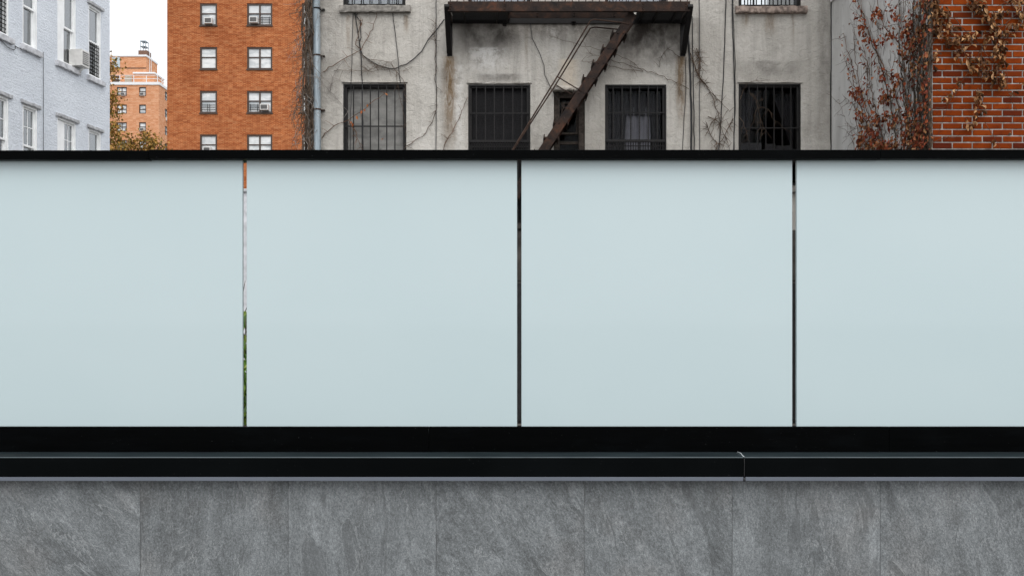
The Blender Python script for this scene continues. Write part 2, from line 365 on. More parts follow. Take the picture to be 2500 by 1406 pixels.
    M['conduit'] = plain('grey_conduit', (.10, .098, .095), .7)
    M['curtain'] = plain('net_curtain', (.60, .60, .64), .9, 0, .1, .08, 12, .1)
    M['curtain_dim'] = plain('dusty_curtain', (.13, .128, .132), .9, 0, .1, .15, 12, .1)
    M['mesh_dark'] = plain('insect_screen', (.013, .0125, .0135), .8, 0, .15, .25, 60, .2)
    M['film'] = None
    n = N('dusty_pane'); p = n.pos(); a = n.noise(n.mapp(p, (1.5, 1, 3)), 2.2, 6, .65, .4)
    c = n.mix(n.rng(a, .3, .7), (.145, .142, .134), (.26, .253, .238))
    c = n.mix(n.rng(n.noise(n.mapp(p, (160, 1, 10)), 1, 2), .5, .7, 0, .3), c, (.09, .088, .083))
    M['film'] = n.bsdf(c, .55, 0, .3)
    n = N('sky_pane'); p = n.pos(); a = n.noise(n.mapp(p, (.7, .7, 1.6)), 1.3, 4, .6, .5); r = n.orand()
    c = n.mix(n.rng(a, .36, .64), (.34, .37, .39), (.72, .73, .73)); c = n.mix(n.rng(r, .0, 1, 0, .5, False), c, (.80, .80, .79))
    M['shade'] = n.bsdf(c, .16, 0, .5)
    def clear(name, tint, k):
        n = N(name); t = n.nd('BsdfTransparent', {'Color': tint}).outputs[0]; g = n.nd('BsdfGlossy', {'Roughness': .06, 'Color': (.9, .93, .95)}).outputs[0]
        lw = n.nd('LayerWeight', {'Blend': .35}).outputs['Fresnel']
        m_ = n.nd('MixShader', {0: n.ma('MULTIPLY', lw, k, clamp=True), 1: t, 2: g}).outputs[0]
        n.t.links.new(m_, n.out.inputs[0]); return n.m
    M['pane'] = clear('window_pane', (.80, .82, .83), 3.0)
    M['pane_dirty'] = clear('dirty_pane', (.66, .66, .67), .10)
    M['pane_mirror'] = clear('reflecting_pane', (.4, .42, .43), 14)
    # plants
    def leafmat(name, stops, rough=.6):
        n = N(name); r = n.ma('FRACT', n.ma('ADD', n.orand(), n.irand()))
        c = n.ramp(r, stops); c = n.mix(n.rng(n.noise(n.pos(), 60, 3), .45, .75, 0, .4), c, n.mix(1, c, (.55, .5, .5), 'MULTIPLY'))
        d = n.bsdf(c, rough, 0, .25); return d
    M['leaf_tan'] = leafmat('tan_leaf', [(0, (.05, .021, .009)), (.35, (.14, .060, .022)), (.7, (.34, .165, .065)), (1, (.56, .35, .18))])
    M['leaf_red'] = leafmat('rust_red_leaf', [(0, (.075, .015, .008)), (.4, (.23, .045, .018)), (.75, (.30, .078, .028)), (1, (.38, .15, .06))])
    M['leaf_orange'] = leafmat('orange_leaf', [(0, (.30, .085, .025)), (1, (.42, .17, .06))])
    M['leaf_autumn'] = leafmat('autumn_leaf', [(0, (.09, .088, .020)), (.28, (.20, .155, .032)), (.55, (.37, .21, .042)), (.8, (.44, .235, .05)), (1, (.26, .14, .035))])
    M['leaf_green'] = leafmat('green_leaf', [(0, (.04, .09, .012)), (.5, (.09, .19, .025)), (1, (.22, .27, .06))], .4)
    M['bark'] = plain('bark', (.075, .058, .045), .9, 0, .1, .4, 14, .6)
    M['twig'] = plain('dry_twig', (.095, .068, .050), .9, 0, .1, .45, 18, .3)
    M['twig_red'] = plain('red_brown_twig', (.115, .060, .036), .9, 0, .1, .4, 18, .3)
    M['twig_grey'] = plain('grey_twig', (.21, .19, .175), .9, 0, .1, .4, 18, .3)
    M['wire_pale'] = plain('pale_wire', (.45, .44, .43), .6)
    # ground
    n = N('ground'); p = n.pos(); c = n.ramp(n.noise(p, .8, 6, .65), [(.3, (.075, .07, .063)), (.7, (.16, .15, .14))])
    M['ground'] = n.bsdf(c, .95, 0, .2, n.bump(n.noise(p, 14, 5), .4, .03))
    n = N('pavement'); p = n.pos(); c = n.ramp(n.noise(p, 2.2, 6, .65), [(.3, (.20, .195, .19)), (.7, (.30, .295, .285))])
    M['pavement'] = n.bsdf(c, .9, 0, .2, n.bump(n.noise(p, 60, 4), .2, .006))
    M['mesh_metal'] = plain('black_sheet_metal', (.012, .012, .0125), .65, .1, .3, .4, 12, .2)
    M['teal'] = plain('blue_cloth', (.10, .30, .36), .8)
    M['redbox'] = plain('red_box', (.28, .06, .04), .8)
    M['paper'] = plain('paper_box', (.15, .145, .145), .8)
    M['panel_blue'] = plain('pale_blue_panel', (.42, .50, .54), .5)
    M['dim_cement'] = plain('dimmed_cement', (.065, .060, .055), .95, 0, .1, .35, 5, .5)  # dark tone of the added wall-base slab and the sill of window B
    M['chimney'] = plain('dull_brown_brick', (.17, .095, .065), .9)
    M['door_tan'] = plain('tan_door', (.36, .31, .25), .6)
materials()

# ------------------------------------------------------------------ ground
g = MB().quad(Vector((-1200, -1200, 0)), Vector((1200, -1200, 0)), Vector((1200, 1200, 0)), Vector((-1200, 1200, 0))).build('ground', M['ground']); tag(g, kind='structure')
pv = MB().box(WORLD, -14, 14, .0, .12, -2.2, 4.05)
# shaped so that the walk is a real slab with a kerb to the street
pv = MB()
for k in range(19):
    x = -14.25 + k * 1.5
    for j in range(4):
        y = -2.2 + j * 1.56
        pv.box(WORLD, x + .004, x + 1.496, -.02, .006 + .002 * ((k * 3 + j) % 2), y + .004, y + 1.552)
tag(pv.build('pavement', M['pavement']), kind='structure')

# ------------------------------------------------------------------ low wall with slate tiles, ledge
TY = 4.05
lw_ = thing('low_wall', (0, TY, 0), 'low wall of grey slate tiles under a black metal ledge', 'wall')
MB().box(WORLD, -4.5, 4.5, 0, 1.055, TY + .0035, TY + .30).build('wall_core', M['grout'], lw_)
tw = 361.4 / F * TY
t0 = (342 - CX) / F * TY
tm = MB().box(WORLD, .0008, tw - .0008, 0, .968, 0, .003).mesh('tile', M['slate'])
i0 = -6
for k in range(i0, 9):
    x = t0 + k * tw
    if x < -4.5 or x + tw > 4.5: continue
    inst('tile', tm, lw_, Matrix.Translation((x, TY + rnd.uniform(0, .0007), .004)))
def fx(px, Y): return (px - CX) / F * Y
LY = 3.995
zt, zf = 1.6 - 325 / F * LY, 1.6 - (1165 - HY) / F * LY
zl = 1.6 - (1173 - HY) / F * LY
jx = fx(1817, LY)
for a, b in ((-4.5, jx - .0012), (jx + .0012, 4.5)):
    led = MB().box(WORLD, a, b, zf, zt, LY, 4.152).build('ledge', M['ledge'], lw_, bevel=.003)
    MB().box(WORLD, a + (.003 if a > 0 else 0), b - (0 if a > 0 else .003), zl, zf + .002, LY - .0035, 4.05).build('drip_trim', M['drip'], led, bevel=.0008)
cb = MB().tube([(fx(1800, 4.147), 4.143, zt + .001), (fx(1806, 4.12), 4.115, zt + .001), (fx(1808, 4.1), 4.09, zt + .0013), (fx(1813, 4.03), 4.03, zt + .001), (jx, LY, zt + .0008)], .0016, .0011, 6)
cb.build('caulk_bead', M['caulk'], lw_, smooth=True)
cb2 = MB().tube([(jx - .0006, LY - .0005, zt), (jx + .0006, LY - .0008, zt - .03), (jx - .0003, LY - .0008, zf + .01), (jx, LY - .0005, zf)], .0011, .0016, 5)
cb2.tube([(jx - .001, LY - .004, zf), (jx, LY - .004, zl - .001)], .0025, .006, 6).build('joint_sealant', M['cable'], lw_, smooth=True)

# ------------------------------------------------------------------ glass fence standing on the wall
gf = thing('glass_fence', (0, 4.2, zt), 'frosted pale blue glass fence with black top rail and bottom channel', 'fence')
zc = 1.6 - (1041 - HY) / F * 4.147
for a, b in ((-4.5, fx(1047, 4.147) - .0006), (fx(1047, 4.147) + .0006, fx(2171, 4.147) - .0006), (fx(2171, 4.147) + .0006, 4.5)):
    MB().box(WORLD, a, b, zt - .004, zc, 4.147, 4.152 + .045).build('bottom_channel', M['black'], gf, bevel=.0012)
ry = 4.115
zr0, zr1 = 1.6 + (HY - 388) / F * ry, 1.6 + (HY - 366) / F * ry
for k, (a, b) in enumerate(((-4.5, fx(362, ry) - .0004), (fx(362, ry) + .0004, fx(2150, ry) - .0004), (fx(2150, ry) + .0004, 4.5))):
    dz = (-.0022, 0, .001)[k]
    MB().box(WORLD, a, b, zr0 + dz, zr1 + dz, ry, ry + .11).build('top_rail', M['black'], gf, bevel=.0015)
GY = 4.158
gaps = [(-79, -69), (592, 602), (1262.5, 1273), (1934.5, 1945), (2606, 2616)]
edges = [(-4.5, fx(-79, GY))] + [(fx(a[1], GY), fx(b[0], GY)) for a, b in zip(gaps, gaps[1:])] + [(fx(2616, GY), 4.5)]
for a, b in edges:
    gp = MB().box(WORLD, a, b, zc - .03, zr1 - .012, GY, GY + .019).build('glass_panel', M['glass'], gf, bevel=.0022)

# ------------------------------------------------------------------ windows: shared makers
def ring(mb, fr, u0, u1, v0, v1, t, n0, n1, tb=None):
    tb = t if tb is None else tb
    mb.box(fr, u0, u0 + t, v0, v1, n0, n1); mb.box(fr, u1 - t, u1, v0, v1, n0, n1)
    mb.box(fr, u0 + t, u1 - t, v1 - t, v1, n0, n1); mb.box(fr, u0 + t, u1 - t, v0, v0 + tb, n0, n1); return mb
def rough_slab(fr, u0, u1, v0, v1, n0, n1, seed, amp=.012, nx=22):
    """a weathered stone slab: box whose long edges wander"""
    r = random.Random(seed); mb = MB(); prof = [(v0, n0), (v0 + .004, n1 - .008), (v0 + .018, n1), (v1 - .012, n1), (v1, n1 - .010), (v1 + .001, n0)]
    amp *= .7
    rows = []
    for k in range(nx + 1):
        u = u0 + (u1 - u0) * k / nx; row = []
        for v, n in prof:
            row.append(fr(u + r.uniform(-amp, amp) * .3, v + r.uniform(-amp, amp), n + (r.uniform(-amp, amp) if n > n0 else 0)))
        rows.append(row)
    for a, b in zip(rows, rows[1:]):
        for j in range(len(prof) - 1): mb.quad(a[j], b[j], b[j+1], a[j+1])
        mb.quad(a[-1], b[-1], b[0], a[0])
    for row in (rows[0], rows[-1]):
        i = len(mb.v); mb.v += row; mb.f.append(tuple(range(i, i + len(row))))
    return mb
def drape(fr, u0, u1, v0, v1, n, folds, amp, edge=None, nv=8):
    """a hanging cloth with folds; edge(t) gives left/right shift at height t (0 top, 1 bottom)"""
    mb = MB(); nu = folds * 6; g_ = []
    for j in range(nv + 1):
        t = j / nv; e0, e1 = edge(t) if edge else (0, 0); row = []
        for i in range(nu + 1):
            s_ = i / nu; row.append(fr(u0 + e0 + (u1 + e1 - u0 - e0) * s_, v1 + (v0 - v1) * t, n + amp * math.sin(s_ * folds * 2 * math.pi + .6 * t)))
        g_.append(row)
    for a, b in zip(g_, g_[1:]):
        for i in range(nu): mb.quad(a[i], a[i+1], b[i+1], b[i])
    return mb

# ------------------------------------------------------------------ grey stucco house
GYB = 17.0; gfr = front(GYB)
house = thing('stucco_house', (1, GYB + 4, 0), 'grimy grey stucco house behind the fence with barred dark windows', 'building')
ZT = 9.6; XL, XR = gx(745), gx(2030)
W = dict(A=(gx(838), gx(992), gz(455), gz(205)), B=(gx(1143), gx(1295), gz(545), gz(207)), D=(gx(1477), gx(1627), gz(545), gz(207)),
         E=(gx(1803), gx(1955), gz(455), gz(205)), C=(gx(1352), gx(1428), gz(455), gz(224)),
         A2=(gx(838), gx(990), gz(17), gz(-235)), E2=(gx(1803), gx(1955), gz(19), gz(-235)), B2=(gx(1143), gx(1295), gz(17), gz(-235)), D2=(gx(1477), gx(1627), gz(17), gz(-235)))
holes = [W[k] for k in W]
hw = MB().wall(gfr, XL, XR, 0, ZT, holes, .20)
hw.quad(gfr(XL, 0, 0), gfr(XL, ZT, 0), gfr(XL, ZT, -8), gfr(XL, 0, -8)); hw.quad(gfr(XR, 0, 0), gfr(XR, 0, -8), gfr(XR, ZT, -8), gfr(XR, ZT, 0))
hw.quad(gfr(XL, 0, -8), gfr(XL, ZT, -8), gfr(XR, ZT, -8), gfr(XR, 0, -8)); hw.quad(gfr(XL, ZT, 0), gfr(XR, ZT, 0), gfr(XR, ZT, -8), gfr(XL, ZT, -8))
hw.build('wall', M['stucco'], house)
MB().box(gfr, XL - .08, XR + .02, ZT + .003, ZT + .28, -.3, .14).build('cornice', M['sill'], house, bevel=.02)
MB().box(gfr, XL + .01, XR - .02, 0, gz(562), .002, .028).build('dim_cement', M['dim_cement'], house)  # added slab, its dark tone dims the lower wall behind the gaps
# thin render bands over the windows and the lumpy brow over the narrow one
for k, sd_ in (('A', 3), ('B', 4), ('E', 5)):
    u0, u1, v0, v1 = W[k]
    rough_slab(gfr, u0 - .02, u1 + .02, v1 + .004, v1 + .035, -.02, .022, sd_, .006, 14).build('lintel_band', M['stucco'], house, smooth=True)
u0, u1, v0, v1 = W['C']
rough_slab(gfr, u0 - .02, u1 + .03, v1 - .01, v1 + .075, -.02, .11, 9, .018, 12).build('plaster_brow', M['stucco'], house, smooth=True)

def house_window(key, fmat, inside, pane='pane_dirty', ft=.055, mid=True):
    u0, u1, v0, v1 = W[key]
    f = ring(MB(), gfr, u0 + .003, u1 - .003, v0 + .003, v1 - .003, ft, -.17, -.03)
    w_ = f.build('window', fmat, house, bevel=.004)
    a, b, c, d = u0 + ft, u1 - ft, v0 + ft, v1 - ft
    if mid:
        vm_ = (c + d) / 2 - .05
        MB().box(gfr, a, b, vm_ - .025, vm_ + .025, -.16, -.11).build('meeting_rail', fmat, w_)
    MB().box(gfr, a, b, c, d, -.135, -.129).build('pane', M[pane] if isinstance(pane, str) else pane, w_)
    inside(w_, a, b, c, d)
    return w_
def none(*a): pass
def screen(w_, a, b, c, d):
    MB().box(gfr, a, b, c, d, -.112, -.108).build('insect_screen', M['mesh_dark'], w_)
def in_D(w_, a, b, c, d):
    wd = b - a
    drape(gfr, a, b, d - .42, d - .04, -.27, 9, .02).build('curtain', M['curtain_dim'], w_, smooth=True)
    drape(gfr, a + .02, a + wd * .40, c, d - .2, -.25, 4, .025, lambda t: (0, -.10 * math.sin(t * 3))).build('curtain', M['curtain_dim'], w_, smooth=True)
    drape(gfr, a + wd * .35, a + wd * .80, c, d - .27, -.30, 4, .028, lambda t: (-.04 * t, .05 * t)).build('curtain', M['curtain'], w_, smooth=True)
    drape(gfr, a + wd * .80, b - .02, c + .3, d - .3, -.24, 3, .02, lambda t: (.14 * t, 0)).build('curtain', M['curtain_dim'], w_, smooth=True)
def in_E(w_, a, b, c, d):
    wd = b - a
    drape(gfr, a + wd * .62, b, c + .5, d - .06, -.26, 6, .022, lambda t: (.38 * t, 0)).build('curtain', M['curtain_dim'], w_, smooth=True)
    drape(gfr, a, a + wd * .35, d - .75, d - .05, -.27, 4, .02, lambda t: (0, -.15 * t)).build('curtain', M['curtain_dim'], w_, smooth=True)
def in_up(w_, a, b, c, d):
    drape(gfr, a + .05, b - .1, c, d - .06, -.27, 8, .02).build('curtain', M['curtain'], w_, smooth=True)
house_window('A', M['dark_frame'], none, M['film'], mid=False)
house_window('B', M['dark_frame'], screen)
house_window('D', M['dark_frame'], in_D, mid=False)
house_window('E', M['dark_frame'], in_E, mid=False)
house_window('A2', M['dark_frame'], in_up, 'pane')
house_window('E2', M['dark_frame'], none, 'pane_mirror')
house_window('B2', M['dark_frame'], in_up, 'pane'); house_window('D2', M['dark_frame'], in_up, 'pane')
wc = house_window('C', M['old_wood'], none, 'pane_dirty', .10)
u0, u1, v0, v1 = W['C']
ring(MB(), gfr, u0 + .13, u1 - .11, v0 + .9, v1 - .16, .035, -.128, -.09).build('sash', M['old_wood'], wc)
for key, mat_, sdx in (('A2', 'sill', 1), ('E2', 'sill_rust', 2), ('A', 'sill', 3), ('B', 'dim_cement', 4), ('D', 'sill', 5), ('E', 'sill', 6), ('C', 'sill', 7)):
    u0, u1, v0, v1 = W[key]
    rough_slab(gfr, u0 - .06, u1 + .09, v0 - .115, v0 + .002, -.06, .09, sdx, .011).build('window_sill', M[mat_], house)
# panes of paper and boxes on the inner sill of window E are things of their own
for (pa, pb, py0, py1, dn) in ((1812, 1868, 343, 372, -.24), (1877, 1902, 346, 362, -.22), (1905, 1945, 349, 372, -.26)):
    nm, lb = ('storage_box', 'long dim grey box in the right barred window of the grey house') if pa == 1812 else (('carton', 'small pale carton between two boxes in the right barred window') if pa == 1877 else ('storage_box', 'grey box at the right end of the right barred window'))
    tag(MB().box(gfr, gx(pa), gx(pb), gz(452), gz(py0), dn - .12, dn).build(nm, M['paper'], bevel=.006), lb, 'box')
def grille(key, us, hz, v0=None, v1=None, cage=None):
    a, b, c, d = W[key]; c = c if v0 is None else v0; d = d if v1 is None else v1
    gr = bpy.data.objects.new('window_grille', None)
    g0 = ring(MB(), gfr, a + .004, b - .004, c + .004, d - .006, .022, -.028, .002).build('window_grille', M['iron_dark'], house)
    for px in us: MB().box(gfr, gx(px) - .009, gx(px) + .009, c + .02, d - .02, -.022, -.004).build('bar', M['iron_dark'], g0)
    for py in hz: MB().box(gfr, a + .02, b - .02, gz(py) - .010, gz(py) + .010, -.0045, .006).build('cross_bar', M['iron_dark'], g0)
    if cage:                                                   # low air-conditioner cage in front of the lower sash
        p0, p1, py = cage
        cg = MB().box(gfr, gx(p0), gx(p1), gz(py) - .02, gz(py) + .02, -.03, .05)
        cg.box(gfr, gx(p0), gx(p1), gz(py + 13) - .008, gz(py + 13) + .008, .03, .045)
        x = gx(p0) + .03
        while x < gx(p1): cg.box(gfr, x - .006, x + .006, c + .03, gz(py) - .02, .03, .045); x += .042
        cg.build('cage', M['iron_dark'], g0)
    bpy.data.objects.remove(gr); return g0
grille('A', (863, 884, 904, 924, 944, 964), (309,))
grille('B', (1163, 1185, 1207, 1229.5, 1252, 1274), (277,), cage=(1148, 1291, 346))
grille('D', (1497, 1519, 1540, 1561, 1583, 1605), (275.5,), cage=(1481, 1624, 345))
grille('E', (1829, 1849.5, 1870, 1890, 1910, 1931), (313,))
grille('A2', (860, 882, 903, 925, 947, 968), (-40, -140))
grille('E2', (1826, 1841, 1847, 1868, 1888, 1908, 1928), (-40, -140))

# ------------------------------------------------------------------ fire escape
FYn = 16.3
fe = thing('fire_escape', (gx(1390), GYB - .35, gz(28)), 'rusty iron fire escape balcony with slanting stair on grey house', 'fire escape')
ff = front(FYn)
def X_(px, Y): return (px - CX) / F * Y
def Z_(py, Y): return EYE + (HY - py) / F * Y
xa, xb = X_(1093, FYn), X_(1685, FYn); zb0, zb1 = Z_(28, FYn), Z_(4, FYn)
fb = MB().box(WORLD, xa, xb, zb0, zb1, FYn, FYn + .016)
fb.box(WORLD, xa, xb, zb0, zb0 + .014, FYn + .016, FYn + .07); fb.box(WORLD, xa, xb, zb1 - .014, zb1, FYn + .016, FYn + .07)
front_beam = fb.build('front_beam', M['rust'], fe, bevel=.002)
rv = MB(); ang = [2 * math.pi * k / 8 for k in range(8)]
rv.v = [Vector((math.cos(a) * .016, 0, math.sin(a) * .016)) for a in ang] + [Vector((math.cos(a) * .010, -.010, math.sin(a) * .010)) for a in ang]
rv.f = [tuple(range(8, 16))] + [(k, (k+1) % 8, 8 + (k+1) % 8, 8 + k) for k in range(8)]
rvm = rv.mesh('rivet', M['rust'])
for px in (1100, 1232, 1570, 1675):
    for py in (10, 16, 22): inst('rivet', rvm, fe, Matrix.Translation((X_(px, FYn), FYn, Z_(py, FYn))))
for px in (1312, 1402, 1500):
    for py in (33, 40): inst('rivet', rvm, fe, Matrix.Translation((X_(px, 16.62), 16.62, Z_(py, 16.62))))
MB().box(WORLD, X_(1240, 16.62), X_(1548, 16.62), Z_(45, 16.62), Z_(22, 16.62), 16.62, 16.635).build('hatch_beam', M['rust'], fe, bevel=.002)
for x in (xa + .02, xb - .03): MB().box(WORLD, x, x + .014, zb0 + .003, zb1 - .02, FYn + .017, GYB - .002).build('side_beam', M['rust'], fe)
MB().box(WORLD, xa, xb, zb0 + .004, zb1 - .03, GYB - .03, GYB - .004).build('wall_beam', M['iron_dark'], fe)
for x in (X_(1130, 16.6), X_(1210, 16.6), X_(1235, 16.6), X_(1565, 16.6), X_(1600, 16.6), X_(1645, 16.6)):
    MB().box(WORLD, x, x + .035, zb0 + .006, zb0 + .06, FYn + .071, GYB - .031).build('cross_bearer', M['iron_dark'], fe)
hx0, hx1 = X_(1246, 16.6), X_(1548, 16.6)
for k in range(13):                      # grating slats, interrupted by the stair hatch
    y = FYn + .08 + k * .046
    segs = ((xa + .05, xb - .05),) if y < 16.34 or y > 16.95 else ((xa + .05, hx0 - .003), (hx1 + .05, xb - .05))
    for a, b in segs: MB().box(WORLD, a, b, zb0 + .062, zb0 + .092, y, y + .020).build('slat', M['iron_dark'], fe)
# railing posts and balusters above the beam
MB().box(WORLD, xa, xb, zb1 + .9, zb1 + .93, FYn + .02, FYn + .05).build('handrail', M['rust'], fe)
for k in range(36):
    x = xa + .04 + k * (xb - xa - .08) / 35
    MB().box(WORLD, x - .007, x + .007, zb1 - .01, zb1 + .9, FYn + .026, FYn + .040).build('baluster', M['rust'], fe)
# side brackets: strap down the wall and slanting strut from the outer end of the balcony
for px_w, px_o, sgn in ((1098, 1092, -1), (1667, 1683, 1)):
    xw = gx(px_w); zl_ = gz(138)
    b = MB().box(WORLD, xw - .045, xw + .045, zl_, zb0 + .1, GYB - .018, GYB - .003)
    b.beam((xw + sgn*.005, GYB - .03, zl_ + .05), (xw + sgn*.005, FYn - .02, zb0 + .09), .085, .07, up=(1, 0, 0))
    b.box(WORLD, xw - .035, xw + .035, zb0 - .01, zb0 + .055, FYn + .05, GYB - .02)
    b.build('bracket', M['iron_dark'], fe, bevel=.003)
for px, py in ((1232, 62), (1400, 60)):
    x = gx(px); MB().box(WORLD, x - .035, x + .035, gz(py), zb0, GYB - .16, GYB - .032).box(WORLD, x - .03, x + .03, gz(py) - .02, gz(py) + .05, GYB - .10, GYB - .003).build('wall_cleat', M['iron_dark'], fe)
# stair: two stringers, treads, two handrails
def st_pt(px, py, Y): return Vector((X_(px, Y), Y, Z_(py, Y)))
YN, YF = 16.42, 16.86
dx_, dz_ = (X_(1326, YN) - X_(1546, YN)), (Z_(368, YN) - Z_(33, YN))
top = Vector((X_(1546, YN), 0, Z_(33, YN)))
sl_ = Vector((dx_, 0, dz_)).normalized()
L = (top.z - .05) / -sl_.z
for Y in (YN, YF):
    a = Vector((top.x, Y, top.z)); b = a + sl_ * L
    stn = MB().beam(a, b, .215, .012, up=(0, 1, 0)) if False else MB()
    nrm = Vector((-sl_.z, 0, sl_.x))
    i = len(stn.v)
    for yy in (Y, Y + .012):
        for p_ in (a, b):
            for s_ in (-.074, .074):
                q = p_ + nrm * s_; stn.v.append(Vector((q.x, yy, max(.01, q.z))))
    stn.f += [(0, 1, 3, 2), (4, 6, 7, 5), (0, 4, 5, 1), (2, 3, 7, 6), (0, 2, 6, 4), (1, 5, 7, 3)]
    stn.build('stringer', M['rust'], fe, bevel=.002)
k = 0; s_ = .38
while s_ < L - .15:
    c = top + sl_ * s_
    a = Vector((c.x - .115, YN - .006, c.z + .035)); 
    t = MB().box(WORLD, c.x - .120, c.x + .105, c.z - .012, c.z + .010, YN + .0125, YF - .0005)
    t.box(WORLD, c.x - .132, c.x - .118, c.z - .02, c.z + .050, YN - .014, YF + .03)
    t.box(WORLD, c.x + .098, c.x + .112, c.z - .045, c.z + .008, YN - .014, YF + .03)
    t.build('tread', M['rust'], fe)
    for u in (-.045, .045):
        q = c + Vector((u, 0, 0)) ; inst('rivet', rvm, fe, Matrix.Translation((q.x, YN, q.z - .01)))
    s_ += .2515 / -sl_.z * .98
for Y, pts in ((YN, [(1536, 60), (1520, 56), (1450, 48), (1441, 52), (1362, 185), (1250, 368)]), (YF, [(1532, 74), (1516, 73), (1452, 67), (1441, 70), (1358, 205), (1238, 390)])):
    ps = [st_pt(*p, Y) for p in pts]; d = (ps[-1] - ps[-2]).normalized(); ps.append(ps[-1] + d * ((ps[-1].z - .25) / -d.z))
    hr = MB().tube(ps, .0125, n=8).build('stair_handrail', M['rail_rust'], fe, smooth=True)
    for s in (0, 1):
        a = ps[4] + d * (.02 + s * 2.2); b = a + Vector((.40, 0, -.245))
        MB().tube([a, a + (b - a) * .5, b], .0105, n=6).build('stanchion', M['rail_rust'], hr, smooth=True)

# ------------------------------------------------------------------ downpipe at the left corner of the grey house
dp = thing('downpipe', (gx(774), GYB - .07, 0), 'galvanised metal downpipe at left corner of grey house', 'downpipe')
MB().tube([P(777, 1018, 16.92), P(776, 600, 16.92), P(774.5, 300, 16.92), P(774, 130, 16.92), P(772, -60, 16.92), P(772, -300, 16.92)], .060, n=14).build('pipe', M['galv'], dp, smooth=True)
for py, mt in ((22, 'iron_dark'), (136, 'rail_rust'), (268, 'rail_rust'), (600, 'iron_dark')):
    c = P(774.5, py, 16.92)
    b = MB().tube([c + Vector((0, 0, -.012)), c + Vector((0, 0, .012))], .068, n=14); b.box(WORLD, c.x + .05, c.x + .12, c.z - .01, c.z + .01, 16.95, 16.998)
    b.build('pipe_clip', M[mt], dp)

# ------------------------------------------------------------------ right house: cement side wall, red brick front
XS = 5.457; YB = 12.93
rh = thing('brick_house', (8.5, 17, 0), 'red brick house front at right with its bare cement side wall', 'building')
sw = MB().quad(Vector((XS, YB + .02, 0)), Vector((XS, YB + .02, 10.5)), Vector((XS, GYB - .004, 10.5)), Vector((XS, GYB - .004, 0)))
sw.box(WORLD, XS + .002, XS + .05, 0, 10.5, YB + .02, GYB - .004)
sw.build('side_wall', M['cement'], rh)
MB().box(WORLD, XS + .052, 13, 0, 10.5, YB + .035, 25).build('wall_core', M['brick_field'], rh)
MB().box(WORLD, XS - .03, XS + .1, Z_(8, 17), Z_(8, 17) + .12, YB + .5, GYB - .03).build('flashing', M['offwhite'], rh)
bl, bh = 49.0 / F * YB, 15.93 / F * YB
zr = Z_(364, YB)
MB().box(WORLD, XS, 7.75, zr - 6 * bh, zr + 30 * bh, YB + .0065, YB + .034).build('mortar_bed', M['mortar'], rh)
def brick_mesh(wd, seed):
    r = random.Random(seed); bm = bmesh.new(); bmesh.ops.create_cube(bm, size=1)
    for v in bm.verts: v.co = Vector((v.co.x * wd, v.co.y * .03, v.co.z * (bh - .015)))
    bmesh.ops.bevel(bm, geom=[e for e in bm.edges if e.verts[0].co.y < 0 and e.verts[1].co.y < 0], offset=.0035, segments=1, affect='EDGES')
    for v in bm.verts: v.co += Vector((r.uniform(-1, 1), r.uniform(-.4, .4), r.uniform(-1, 1))) * .0016
    me = bpy.data.meshes.new('brick'); bm.to_mesh(me); bm.free(); me.materials.append(M['red_brick']); return me
fulls = [brick_mesh(bl - .016, k) for k in range(5)]; halves = [brick_mesh(bl / 2 - .016, 20 + k) for k in range(3)]
for row in range(-5, 28):
    zz = zr + (row + .5) * bh; x = XS + .003
    seq = ([('h', bl / 2)] if row % 2 else []) + [('f', bl)] * 8
    for kd, wd in seq:
        me = rnd.choice(fulls if kd == 'f' else halves)
        Mx = Matrix.Translation((x + wd / 2 + rnd.uniform(-.001, .001), YB + .0145 + rnd.uniform(-.0015, .0015), zz + rnd.uniform(-.001, .001))) @ Matrix.Rotation(R(rnd.uniform(-.25, .25)), 4, 'Y')
        inst('brick', me, rh, Mx); x += wd

# ------------------------------------------------------------------ pale painted house at left
C0 = Vector(((268 - CX) / F * 27, 27, 0)); dd = Vector((.1029, 1, 0)).normalized()
lf = Fr(C0, -dd, Vector((dd.y, -dd.x, 0)))
def lu(px):
    Y = 33267 / (1500 - px); return (27 - Y) / dd.y
def lz(px, py): return EYE + (HY - py) / F * (33267 / (1500 - px))
ph = thing('painted_house', (C0.x - 5, 20, 0), 'pale grey painted brick house at left with white sash windows', 'building')
VH2, VS2, VH1, VS1 = 9.93, 8.05, 6.69, 4.80
cols = dict(W1=(22, -30), W2=(92, 55), W3=(186, 140), W4=(247, 216), W0=(-55, -90))
hl = []
for k, (a, b) in cols.items():
    for v0, v1 in ((VS2, VH2), (VS1, VH1)): hl.append((lu(a), lu(b), v0, v1))
LH = 12.2; LL = 15
pw = MB().wall(lf, 0, LL, 0, LH, hl, .16)
pw.quad(lf(0, 0, 0), lf(0, LH, 0), lf(0, LH, -9), lf(0, 0, -9)); pw.quad(lf(LL, 0, 0), lf(LL, 0, -9), lf(LL, LH, -9), lf(LL, LH, 0))
pw.quad(lf(0, 0, -9), lf(0, LH, -9), lf(LL, LH, -9), lf(LL, 0, -9)); pw.quad(lf(0, LH, 0), lf(LL, LH, 0), lf(LL, LH, -9), lf(0, LH, -9))
pw.build('wall', M['painted'], ph)
MB().box(lf, -.06, LL, LH + .003, LH + .3, -.3, .12).build('cornice', M['painted_sill'], ph, bevel=.02)
